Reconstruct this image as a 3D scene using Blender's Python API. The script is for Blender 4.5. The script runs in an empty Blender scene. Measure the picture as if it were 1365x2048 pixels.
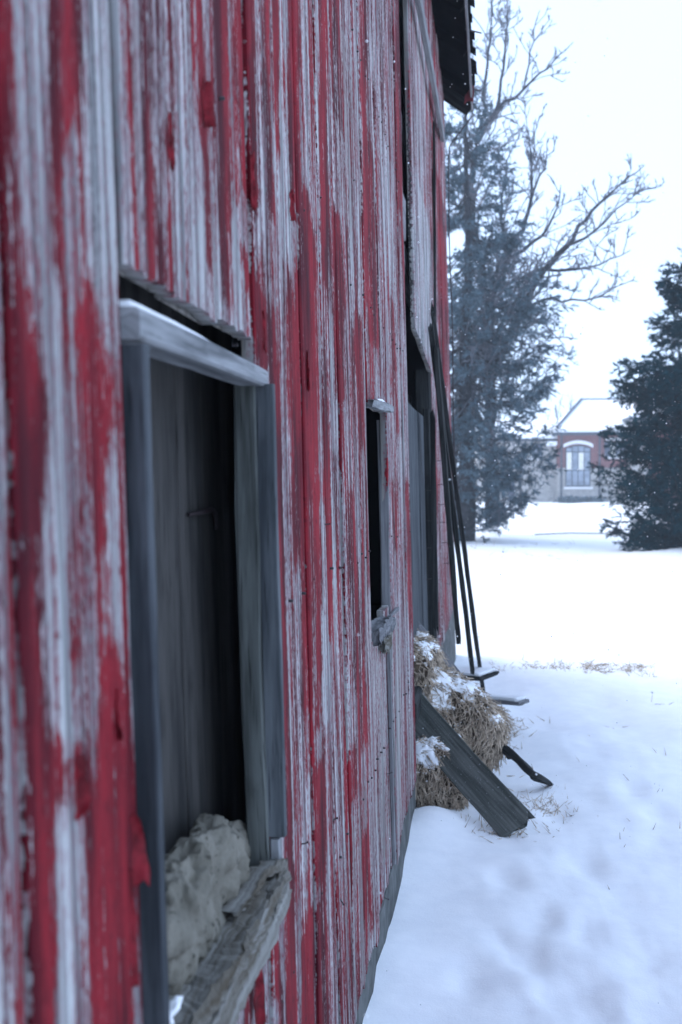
import bpy, math, random
import numpy as np
from mathutils import Vector, Matrix, Euler

random.seed(7)
rng = np.random.default_rng(7)
SC = bpy.context.scene
COL = SC.collection

# ------------------------------------------------------------------ camera, sky, sun, exposure
FPX = 2000.0            # focal length in photograph pixels (35 mm on full frame)
CAMX, CAMH = 0.375, 1.5
LEAN = math.tan(math.radians(1.5))
YAW = math.atan(302.5 / FPX)
PITCH = math.atan(64 / FPX)

cam_data = bpy.data.cameras.new('camera')
cam = bpy.data.objects.new('camera', cam_data)
COL.objects.link(cam)
cam.location = (CAMX, 0, CAMH)
cam.rotation_euler = (math.pi / 2 - PITCH, 0, YAW)
cam_data.sensor_fit = 'VERTICAL'
cam_data.sensor_height = 36
cam_data.lens = FPX / 2048 * 36
cam_data.clip_start = 0.05
cam_data.clip_end = 2000
cam_data.dof.use_dof = True
cam_data.dof.focus_distance = 2.9
cam_data.dof.aperture_fstop = 4.5
SC.camera = cam

world = bpy.data.worlds.new('World')
SC.world = world
world.use_nodes = True
wt = world.node_tree
for n in list(wt.nodes):
    wt.nodes.remove(n)
w_out = wt.nodes.new('ShaderNodeOutputWorld')
w_bg = wt.nodes.new('ShaderNodeBackground')
w_sky = wt.nodes.new('ShaderNodeTexSky')
w_mix = wt.nodes.new('ShaderNodeMixRGB')
SUN_ELEV, SUN_AZ = math.radians(50), math.radians(-62)      # azimuth measured from +Y towards +X
w_sky.sky_type = 'NISHITA'
w_sky.sun_disc = False
w_sky.sun_elevation = SUN_ELEV
w_sky.sun_rotation = SUN_AZ
w_mix.inputs['Fac'].default_value = 0.80                     # overcast: an even cloud layer over the sky
w_mix.inputs['Color2'].default_value = (5.0, 6.55, 9.5, 1)
wt.links.new(w_sky.outputs['Color'], w_mix.inputs['Color1'])
wt.links.new(w_mix.outputs['Color'], w_bg.inputs['Color'])
w_bg.inputs['Strength'].default_value = 0.12
wt.links.new(w_bg.outputs['Background'], w_out.inputs['Surface'])

sun_data = bpy.data.lights.new('sun', 'SUN')
sun_data.energy = 1.5
sun_data.angle = math.radians(60)
sun_data.color = (1.0, 0.97, 0.93)
sun = bpy.data.objects.new('sun', sun_data)
COL.objects.link(sun)
sun_dir = Vector((math.sin(SUN_AZ) * math.cos(SUN_ELEV), math.cos(SUN_AZ) * math.cos(SUN_ELEV), math.sin(SUN_ELEV)))
sun.rotation_euler = sun_dir.to_track_quat('Z', 'Y').to_euler()

SC.view_settings.view_transform = 'Standard'
SC.view_settings.look = 'None'
SC.view_settings.gamma = 1
SC.view_settings.exposure = 0.85
SC.view_settings.use_curve_mapping = False
SC.render.engine = 'CYCLES'
SC.cycles.use_denoising = True
SC.cycles.max_bounces = 7
SC.cycles.diffuse_bounces = 4
SC.cycles.glossy_bounces = 2
SC.cycles.transmission_bounces = 3
SC.cycles.volume_bounces = 2
SC.cycles.sample_clamp_indirect = 4
SC.cycles.caustics_reflective = False
SC.cycles.caustics_refractive = False

# ------------------------------------------------------------------ measuring helpers
def ray(x, y):
    a, b = (x - 682.5) / FPX, -(y - 1024) / FPX
    up = b * math.cos(PITCH) - math.sin(PITCH)
    fw = math.cos(PITCH) + b * math.sin(PITCH)
    return np.array([a * math.cos(YAW) - fw * math.sin(YAW), a * math.sin(YAW) + fw * math.cos(YAW), up])
CAM = np.array([CAMX, 0, CAMH])
def W(x, y, n=0.0):                      # a point on the leaning wall, n metres proud of it
    r = ray(x, y)
    return CAM + r * (-(CAMX - n) / (r[0] + r[2] * LEAN))
def SZ(x, y):
    p = W(x, y)
    return p[1], p[2]
def wall(s, z, n=0.0):
    return np.array([n - (z - 1.5) * LEAN, s, z])
def P(x, y, depth):                      # a point at a distance along Y
    r = ray(x, y)
    return CAM + r * (depth / r[1])
TY = [-50, 0, 2.7, 4.7, 7, 9.5, 14, 25, 45, 70, 400]
TZ = [0, 0, 0, -.07, -.13, -.17, -.18, -.12, -.03, 0, 0]
def ground_z(Y):
    return np.interp(Y, TY, TZ)
def G(x, y, dz=0.0):                     # a point on the ground
    r = ray(x, y)
    z = 0.0
    for _ in range(12):
        p = CAM + r * ((z - CAMH) / r[2])
        z = float(ground_z(p[1]))
    p = CAM + r * ((z + dz - CAMH) / r[2])
    return p

def _hash(i, j, k):
    n = (i * 374761393 + j * 668265263 + k * 1274126177) & 0xFFFFFFFF
    n = ((n ^ (n >> 13)) * 1103515245) & 0xFFFFFFFF
    n = (n ^ (n >> 16)) & 0xFFFFFFFF
    return n / 4294967295.0
def vnoise(p):
    p = np.asarray(p, float)
    f = np.floor(p)
    i = f.astype(np.int64)
    t = p - f
    t = t * t * (3 - 2 * t)
    out = 0
    for a in (0, 1):
        wa = t[..., 0] if a else 1 - t[..., 0]
        for b in (0, 1):
            wb = t[..., 1] if b else 1 - t[..., 1]
            for c in (0, 1):
                wc = t[..., 2] if c else 1 - t[..., 2]
                out = out + wa * wb * wc * _hash(i[..., 0] + a, i[..., 1] + b, i[..., 2] + c)
    return out * 2 - 1
def fbm(p, o=4):
    p = np.asarray(p, float)
    a, s, out = 1.0, 1.0, 0
    for k in range(o):
        out = out + a * vnoise(p * s + 17.3 * k)
        a *= .5
        s *= 2.03
    return out

# ------------------------------------------------------------------ object helpers
def mesh_obj(name, verts, faces, mat, parent=None, smooth=True, attrs=None):
    me = bpy.data.meshes.new(name)
    verts = np.asarray(verts, float)
    if isinstance(faces, np.ndarray):
        nf, k = faces.shape
        me.vertices.add(len(verts))
        me.vertices.foreach_set('co', verts.ravel())
        me.loops.add(nf * k)
        me.loops.foreach_set('vertex_index', faces.ravel().astype(np.int32))
        me.polygons.add(nf)
        me.polygons.foreach_set('loop_start', np.arange(0, nf * k, k, dtype=np.int32))
        me.polygons.foreach_set('loop_total', np.full(nf, k, dtype=np.int32))
        me.update(calc_edges=True)
    else:
        me.from_pydata([tuple(v) for v in verts], [], [tuple(f) for f in faces])
        me.update()
    me.polygons.foreach_set('use_smooth', np.full(len(me.polygons), smooth))
    for an, (typ, data) in (attrs or {}).items():
        at = me.attributes.new(an, typ, 'POINT')
        at.data.foreach_set('vector' if typ == 'FLOAT_VECTOR' else 'value', np.asarray(data, float).ravel())
    if mat:
        me.materials.append(mat)
    o = bpy.data.objects.new(name, me)
    COL.objects.link(o)
    if parent:
        adopt(o, parent)
    return o
def world_of(o):
    if o is None: return Matrix.Identity(4)
    return (world_of(o.parent) @ o.matrix_parent_inverse if o.parent else Matrix.Identity(4)) @ o.matrix_basis
def adopt(o, parent):
    o.parent = parent
    o.matrix_parent_inverse = world_of(parent).inverted()
def empty(name, loc, label, cat, group=None):
    e = bpy.data.objects.new(name, None)
    e.location = tuple(loc)
    COL.objects.link(e)
    tag(e, label, cat, group)
    return e
def tag(o, label, cat, group=None):
    o['label'] = label
    o['category'] = cat
    if group:
        o['group'] = group
    return o

class MB:
    """collects pieces of one part"""
    def __init__(s):
        s.v, s.f, s.w = [], [], []
        s.n = 0
    def add(s, v, f, w=None):
        v = np.asarray(v, float).reshape(-1, 3)
        s.v.append(v)
        s.w.append(np.zeros_like(v) if w is None else np.asarray(w, float))
        s.f += [tuple(int(i) + s.n for i in q) for q in f]
        s.n += len(v)
    def build(s, name, mat, parent=None, smooth=False):
        return mesh_obj(name, np.concatenate(s.v), s.f, mat, parent, smooth, {'wpos': ('FLOAT_VECTOR', np.concatenate(s.w))})
    def box(s, a, b):
        (x0, y0, z0), (x1, y1, z1) = a, b
        v = [(x, y, z) for x in (x0, x1) for y in (y0, y1) for z in (z0, z1)]
        s.add(v, [(0, 1, 3, 2), (4, 6, 7, 5), (0, 4, 5, 1), (2, 3, 7, 6), (0, 2, 6, 4), (1, 5, 7, 3)])

def unit(v):
    v = np.asarray(v, float)
    return v / (np.linalg.norm(v) + 1e-12)

def plank_geo(path, width, thick, wdir, seed=0, rough=.0015, jag0=0.0, jag1=0.0, seg=None, taper=None, twist=0.0):
    """a bar of rectangular section along a path, with slightly worn edges and ragged ends"""
    path = np.asarray(path, float)
    d = np.r_[0, np.cumsum(np.linalg.norm(np.diff(path, axis=0), axis=1))]
    L = d[-1]
    n = seg or int(max(4, min(90, L / .03)))
    t = np.linspace(0, L, n + 1)
    c = np.stack([np.interp(t, d, path[:, k]) for k in range(3)], 1)
    if len(path) > 2:
        for _ in range(max(1, n // 10)):
            c[1:-1] = (c[:-2] + 2 * c[1:-1] + c[2:]) / 4
    tan = np.gradient(c, axis=0)
    tan /= np.linalg.norm(tan, axis=1)[:, None]
    b = .12 * min(width, thick)
    hw, ht = width / 2, thick / 2
    nw = max(2, min(8, int(width / .015)))
    prof = []
    for x in np.linspace(-hw + b, hw - b, nw): prof.append((x, ht))
    for y in np.linspace(ht - b, -ht + b, 3): prof.append((hw, y))
    for x in np.linspace(hw - b, -hw + b, nw): prof.append((x, -ht))
    for y in np.linspace(-ht + b, ht - b, 3): prof.append((-hw, y))
    prof = np.array(prof)
    per = np.r_[0, np.cumsum(np.linalg.norm(np.diff(prof, axis=0), axis=1))]
    m = len(prof)
    V = np.zeros((n + 1, m, 3))
    for i in range(n + 1):
        w = np.asarray(wdir, float)
        w = unit(w - tan[i] * np.dot(w, tan[i]))
        h = np.cross(tan[i], w)
        if twist:
            a = twist * t[i] / L
            w, h = w * math.cos(a) + h * math.sin(a), h * math.cos(a) - w * math.sin(a)
        k = 1.0 if taper is None else taper(t[i] / L)
        V[i] = c[i] + k * (prof[:, :1] * w + prof[:, 1:] * h)
    # raggedness at the ends
    for end, j in ((0, jag0), (n, jag1)):
        if j:
            r = (fbm(np.stack([prof[:, 0] * 60, prof[:, 1] * 60, np.full(m, seed * 3.1 + end)], 1), 3)) * j
            V[end] += tan[end] * r[:, None]
    q = np.stack(np.broadcast_arrays(per[None] * 30, t[:, None] * 4, seed * 5.7), -1)
    nz = fbm(q, 3)
    out = V - c[:, None]
    out /= (np.linalg.norm(out, axis=2, keepdims=True) + 1e-9)
    V += out * (nz * rough)[..., None]
    wp = np.stack(np.broadcast_arrays(per[None], t[:, None], float(seed)), -1)
    idx = np.arange((n + 1) * m).reshape(n + 1, m)
    f = []
    for i in range(n):
        for j in range(m):
            f.append((idx[i, j], idx[i + 1, j], idx[i + 1, (j + 1) % m], idx[i, (j + 1) % m]))
    f.append(tuple(idx[0]))
    f.append(tuple(idx[n][::-1]))
    return V.reshape(-1, 3), f, wp.reshape(-1, 3)
def plank(name, path, width, thick, wdir, mat, parent=None, **k):
    v, f, w = plank_geo(path, width, thick, wdir, **k)
    o = mesh_obj(name, v, f, mat, parent, False, {'wpos': ('FLOAT_VECTOR', w)})
    return o

def tube_arrays(path, radii, k=5):
    path = np.asarray(path, float)
    n = len(path)
    tan = np.gradient(path, axis=0)
    tan /= (np.linalg.norm(tan, axis=1)[:, None] + 1e-9)
    ref = np.array([0.31, 0.9, 0.3]) if abs(tan[0][2]) > .7 else np.array([0.1, .2, 1.0])
    a = np.cross(tan, ref); a /= (np.linalg.norm(a, axis=1)[:, None] + 1e-9)
    b = np.cross(tan, a)
    th = np.arange(k) * 2 * math.pi / k
    V = path[:, None] + np.asarray(radii)[:, None, None] * (np.cos(th)[None, :, None] * a[:, None] + np.sin(th)[None, :, None] * b[:, None])
    i = np.arange(n - 1)[:, None]; j = np.arange(k)[None]
    q = np.stack([i * k + j, i * k + (j + 1) % k, (i + 1) * k + (j + 1) % k, (i + 1) * k + j], -1).reshape(-1, 4)
    return V.reshape(-1, 3), q
class Arr:
    def __init__(s): s.v, s.f, s.n = [], [], 0
    def add(s, v, f):
        s.v.append(v); s.f.append(f + s.n); s.n += len(v)
    def build(s, name, mat, parent=None, smooth=True):
        return mesh_obj(name, np.concatenate(s.v), np.concatenate(s.f), mat, parent, smooth)

# ------------------------------------------------------------------ materials
class NT:
    def __init__(s, name, rough=.8, spec=.25):
        s.m = bpy.data.materials.new(name)
        s.m.use_nodes = True
        s.t = s.m.node_tree
        s.b = s.t.nodes['Principled BSDF']
        s.b.inputs['Roughness'].default_value = rough
        s.b.inputs['Specular IOR Level'].default_value = spec
    def n(s, typ, **k):
        nd = s.t.nodes.new(typ)
        for a, v in k.items():
            setattr(nd, a, v)
        return nd
    def l(s, a, b): s.t.links.new(a, b)
    def attr(s, name): return s.n('ShaderNodeAttribute', attribute_name=name)
    def scaled(s, vec, sc, off=(0, 0, 0)):
        nd = s.n('ShaderNodeVectorMath', operation='MULTIPLY_ADD')
        s.l(vec, nd.inputs[0]); nd.inputs[1].default_value = sc; nd.inputs[2].default_value = off
        return nd.outputs[0]
    def noise(s, vec, detail=3, rough=.55, scale=1.0, dist=0.0):
        nd = s.n('ShaderNodeTexNoise')
        if vec is not None: s.l(vec, nd.inputs['Vector'])
        nd.inputs['Scale'].default_value = scale
        nd.inputs['Detail'].default_value = detail
        nd.inputs['Roughness'].default_value = rough
        nd.inputs['Distortion'].default_value = dist
        return nd.outputs['Fac']
    def math(s, op, a, b=None, c=None, clamp=False):
        nd = s.n('ShaderNodeMath', operation=op, use_clamp=clamp)
        for i, x in enumerate((a, b, c)):
            if x is None: continue
            if isinstance(x, (int, float)): nd.inputs[i].default_value = x
            else: s.l(x, nd.inputs[i])
        return nd.outputs[0]
    def range(s, x, a, b, c=0.0, d=1.0):
        nd = s.n('ShaderNodeMapRange', interpolation_type='SMOOTHSTEP')
        s.l(x, nd.inputs['Value'])
        for k, v in zip(('From Min', 'From Max', 'To Min', 'To Max'), (a, b, c, d)): nd.inputs[k].default_value = v
        return nd.outputs['Result']
    def mix(s, fac, a, b):
        nd = s.n('ShaderNodeMixRGB')
        for k, x in (('Fac', fac), ('Color1', a), ('Color2', b)):
            if isinstance(x, (int, float)): nd.inputs[k].default_value = x
            elif isinstance(x, tuple): nd.inputs[k].default_value = (*x, 1)
            else: s.l(x, nd.inputs[k])
        return nd.outputs[0]
    def bump(s, h, strength=.5, dist=.002):
        nd = s.n('ShaderNodeBump')
        nd.inputs['Strength'].default_value = strength
        nd.inputs['Distance'].default_value = dist
        s.l(h, nd.inputs['Height'])
        s.l(nd.outputs['Normal'], s.b.inputs['Normal'])
    def color(s, c):
        if isinstance(c, tuple): s.b.inputs['Base Color'].default_value = (*c, 1)
        else: s.l(c, s.b.inputs['Base Color'])

def paint_material():
    t = NT('peeling_red_paint', .82, .15)
    wp = t.attr('wpos').outputs['Vector']
    bias = t.attr('bias').outputs['Fac']
    grey = t.attr('grey').outputs['Fac']
    warp = t.n('ShaderNodeVectorMath', operation='MULTIPLY_ADD')
    wn = t.n('ShaderNodeTexNoise'); t.l(t.scaled(wp, (40, 14, 1)), wn.inputs['Vector']); wn.inputs['Detail'].default_value = 3
    t.l(wn.outputs['Color'], warp.inputs[0]); warp.inputs[1].default_value = (.010, 0, 0); t.l(wp, warp.inputs[2])
    wq = warp.outputs[0]
    n1 = t.noise(t.scaled(wq, (34, 1.0, 1)), 3, .5)
    n2 = t.noise(t.scaled(wq, (130, 2.6, 1.7), (3, 1, 9)), 4, .6)
    n3 = t.noise(t.scaled(wp, (420, 70, 2.3), (7, 5, 2)), 3, .65)
    n4 = t.noise(t.scaled(wp, (95, 50, 1.3), (1, 8, 4)), 4, .65)
    fib = t.noise(t.scaled(wp, (560, 5.5, 2.1), (9, 3, 6)), 3, .6)
    p = t.math('MULTIPLY_ADD', n1, 1.35, -.675)
    p = t.math('ADD', p, t.math('MULTIPLY_ADD', n2, 1.9, -.95))
    p = t.math('ADD', p, t.math('MULTIPLY_ADD', n3, .55, -.275))
    p = t.math('ADD', p, t.math('MULTIPLY_ADD', n4, .55, -.275))
    p = t.math('ADD', p, t.math('MULTIPLY_ADD', fib, 1.25, -.625))
    p = t.math('ADD', p, bias)
    mask = t.range(p, -.02, .05)
    stain = t.range(p, -.5, .02)
    grain = t.noise(t.scaled(wp, (700, 10, 1), (2, 2, 2)), 3, .6)
    grainl = t.noise(t.scaled(wp, (90, 1.6, 1), (5, 1, 2)), 3, .6)
    wood = t.mix(t.range(grainl, .3, .72), (.10, .099, .104), (.53, .53, .52))
    wood = t.mix(t.math('MULTIPLY', grey, .85), wood, (.21, .19, .165))
    wood = t.mix(t.range(grain, .60, .74, 0, .75), wood, (.06, .055, .06))
    crk = t.noise(t.scaled(wq, (210, .8, 3.1), (6, 6, 1)), 2, .5)
    crm = t.range(crk, .66, .69, 0, .9)
    wood = t.mix(crm, wood, (.025, .022, .025))
    stf = t.math('MULTIPLY', stain, t.range(n3, .38, .62, .12, .85))
    wood = t.mix(stf, wood, (.21, .058, .08))
    shade = t.noise(t.scaled(wp, (22, 2.2, 1), (4, 4, 4)), 4, .6)
    red = t.mix(t.range(shade, .35, .68), (.055, .004, .009), (.255, .012, .021))
    red = t.mix(t.range(n4, .52, .72, 0, .55), red, (.035, .005, .009))
    t.color(t.mix(mask, wood, red))
    h = t.math('ADD', t.math('MULTIPLY', mask, 1.0), t.math('MULTIPLY', n3, .55))
    h = t.math('ADD', h, t.math('MULTIPLY', grain, -.45))
    h = t.math('ADD', h, t.math('MULTIPLY', t.math('MULTIPLY', n4, mask), .8))
    h = t.math('ADD', h, t.math('MULTIPLY', crm, -1.2))
    t.bump(h, .9, .0016)
    return t.m

def wood_material(name, lo, hi, dark=.5, frost=0.0, rough=.85, fs=1.0):
    t = NT(name, rough, .15)
    wp = t.attr('wpos').outputs['Vector']
    a = t.noise(t.scaled(wp, (60 * fs, 2.2, 1.3)), 4, .6)
    b = t.noise(t.scaled(wp, (420 * fs, 7, 1), (4, 2, 1)), 3, .6)
    c = t.noise(t.scaled(wp, (14, 7, 1), (1, 7, 1)), 4, .6)
    col = t.mix(t.range(a, .3, .7), lo, hi)
    col = t.mix(t.range(b, .55, .72, 0, dark), col, tuple(x * .35 for x in lo))
    col = t.mix(t.range(c, .55, .75, 0, .45), col, tuple(x * .5 for x in lo))
    if frost:
        d = t.noise(t.scaled(wp, (130, 110, 1), (3, 3, 3)), 4, .7)
        col = t.mix(t.range(d, .62, .72, 0, frost), col, (.75, .77, .8))
    t.color(col)
    t.bump(t.math('ADD', t.math('MULTIPLY', b, -.7), a), .6, .0015)
    return t.m

def lump_material(name, c1, c2, c3, scale, bump=.004):
    t = NT(name, .9, .1)
    tc = t.n('ShaderNodeTexCoord').outputs['Object']
    a = t.noise(tc, 5, .62, scale)
    b = t.noise(tc, 4, .6, scale * 5)
    col = t.mix(t.range(a, .35, .65), c1, c2)
    col = t.mix(t.range(b, .58, .70, 0, .85), col, c3)
    t.color(col)
    t.bump(t.math('ADD', a, t.math('MULTIPLY', b, .5)), .7, bump)
    return t.m

def plain(name, c, rough=.8, spec=.2, var=.25, scale=8.0, bump=0.0):
    t = NT(name, rough, spec)
    tc = t.n('ShaderNodeTexCoord').outputs['Object']
    a = t.noise(tc, 4, .6, scale)
    t.color(t.mix(t.range(a, .3, .7), tuple(x * (1 - var) for x in c), tuple(min(1, x * (1 + var)) for x in c)))
    if bump: t.bump(a, .5, bump)
    return t.m

def snow_material():
    t = NT('snow', .7, .2)
    tc = t.n('ShaderNodeTexCoord').outputs['Object']
    a = t.noise(tc, 5, .6, 9.0)
    b = t.noise(tc, 3, .6, 160.0)
    t.color(t.mix(t.range(a, .3, .7), (.86, .87, .89), (.92, .925, .935)))
    t.bump(t.math('ADD', a, t.math('MULTIPLY', b, .22)), .22, .02)
    t.b.inputs['Subsurface Weight'].default_value = 0.0
    return t.m

M_PAINT = paint_material()
M_TRIM = wood_material('slate_grey_trim', (.022, .026, .031), (.092, .102, .112), .8, fs=.45)
M_TRIM2 = wood_material('mid_grey_trim', (.040, .046, .052), (.135, .147, .155), .8, fs=.45)
M_LINTEL = wood_material('pale_weathered_wood', (.10, .105, .11), (.34, .35, .36), .8, fs=.45)
M_JAMB = wood_material('greenish_grey_wood', (.035, .039, .036), (.135, .145, .136), .8, fs=.45)
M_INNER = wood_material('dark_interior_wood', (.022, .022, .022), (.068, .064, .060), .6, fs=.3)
M_GREYWOOD = wood_material('grey_weathered_wood', (.11, .11, .115), (.25, .25, .26), .7)
M_DARKWOOD = wood_material('dark_wet_wood', (.012, .013, .013), (.045, .047, .046), .6, .0)
M_PLANK = wood_material('mossy_dark_plank', (.05, .056, .050), (.15, .158, .145), .6, .8)
M_ROT = wood_material('rotten_pale_wood', (.085, .07, .05), (.26, .255, .235), .9)
M_CLOD = lump_material('beige_plaster', (.215, .20, .165), (.14, .13, .105), (.05, .045, .036), 13, .010)
M_CONC = plain('concrete', (.11, .114, .11), .9, .1, .4, 9, .004)
M_SNOW = snow_material()
M_NAIL = plain('rusty_iron', (.035, .025, .028), .6, .4)
M_FLAKE = plain('red_paint_flake', (.15, .008, .014), .7, .2, .5, 45, .002)
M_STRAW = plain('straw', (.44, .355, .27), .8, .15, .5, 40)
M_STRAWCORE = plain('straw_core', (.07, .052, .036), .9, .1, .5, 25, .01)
M_ROOF = plain('dark_roof_boards', (.008, .008, .008), .95, .0)
M_SHINGLE = plain('dark_shingles', (.014, .013, .014), .95, .0, .4, 14, .01)
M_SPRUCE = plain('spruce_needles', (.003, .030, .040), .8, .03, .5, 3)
M_SPRUCE2 = plain('haze_paled_needles', (.085, .125, .15), .8, .1, .5, 3)  # pale blue-grey imitates distance haze and blur, put into the needle colour
M_BARK = plain('bark', (.045, .045, .05), .9, .1, .4, 12)
M_TWIG = plain('grey_twigs', (.13, .135, .155), .9, .1, .3, 6)

# ------------------------------------------------------------------ the snow field
def build_ground():
    nr, na = 300, 420
    r = np.concatenate([[0], np.geomspace(.12, 300, nr)])
    u = np.linspace(0, 1, na, endpoint=False)
    # finer ahead of the camera: warp the angle
    th = 2 * math.pi * u
    th = th - .62 * np.sin(th)
    R_, T_ = np.meshgrid(r[1:], th, indexing='ij')
    X = CAMX + .4 + R_ * np.sin(T_)
    Y = 1.2 + R_ * np.cos(T_)
    Z = ground_z(Y)
    near = np.clip(1.5 - R_ / 40, .0, 1)
    calm = np.clip((X - .04) / .5, .12, 1)
    Z = Z + near * calm * (.030 * fbm(np.stack([X * 1.1, Y * 1.1, X * 0], -1), 3) + .012 * fbm(np.stack([X * 5, Y * 5, X * 0 + 4], -1), 4))
    Z = Z + .05 * np.clip((R_ - 12) / 20, 0, 1) * fbm(np.stack([X * .25, Y * .25, X * 0 + 9], -1), 3)
    dents = [(1090, 1860, .10, .045), (1075, 1935, .09, .04), (1150, 2010, .13, .05), (1030, 1770, .09, .03), (1180, 1880, .09, .03),
             (985, 1760, .11, .025), (1265, 1590, .11, .05), (1312, 1635, .10, .05), (1160, 1735, .12, .03), (1240, 1790, .12, .03),
             (1330, 1690, .12, .04), (1120, 1640, .10, .03), (1010, 1890, .08, .03), (960, 1960, .1, .03), (1300, 1950, .14, .03),
             (1190, 1500, .15, .02), (1300, 1480, .2, .03), (1080, 1450, .2, .02), (1210, 1400, .25, .03)]
    for (px, py, rad, dep) in dents:
        c = G(px, py); dep = dep * .9; rad = rad * .8
        jx = X + .03 * fbm(np.stack([X * 9, Y * 9, X * 0 + px], -1), 3)
        q = np.exp(-(((jx - c[0]) / rad) ** 2 + ((Y - c[1]) / (rad * 1.5)) ** 2))
        Z = Z - dep * q + dep * .5 * np.exp(-(((X - c[0]) / (rad * 2)) ** 2 + ((Y - c[1]) / (rad * 2.6)) ** 2))
    # a smooth bank along the wall foot
    d = np.clip(X - .03, 0, 9)
    Z = Z + (.012 + .016 * fbm(np.stack([Y * 3.5, X * 0, X * 0 + 2], -1), 3)) * np.exp(-(d / .16) ** 2) * (Y < 4.6)
    c = G(868, 1648)
    Z = Z + .055 * np.exp(-(((X - c[0]) / .13) ** 2 + ((Y - c[1]) / .22) ** 2))
    # a low drift under the right-hand spruce
    c = G(1365, 1120)
    Z = Z + .30 * np.exp(-(((X - c[0] - .8) / 1.9) ** 2 + ((Y - c[1]) / 1.5) ** 2))
    V = np.concatenate([[[CAMX + .4, 1.2, 0]], np.stack([X, Y, Z], -1).reshape(-1, 3)])
    f = []
    i = np.arange(nr - 1)[:, None]; j = np.arange(na)[None]
    q = np.stack([1 + i * na + j, 1 + i * na + (j + 1) % na, 1 + (i + 1) * na + (j + 1) % na, 1 + (i + 1) * na + j], -1).reshape(-1, 4)
    V[0, 2] = V[1:na, 2].mean()
    jj = np.arange(na)
    tri = np.stack([np.zeros(na, int), 1 + (jj + 1) % na, 1 + jj, 1 + jj], -1)
    faces = [tuple(x[:3]) for x in tri] + [tuple(x[::-1]) for x in q]
    o = mesh_obj('snow_ground', V, faces, M_SNOW)
    o['kind'] = 'structure'
    o['label'] = 'snow covered ground with soft footprints beside the barn'
    return o
build_ground()

# ------------------------------------------------------------------ the barn
BARN_Y0, BARN_Y1 = -1.6, 9.55
EAVE_Z = 5.12
barn = empty('barn', (0, 4, 0), 'weathered barn with peeling red paint on vertical boards', 'barn')

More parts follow.
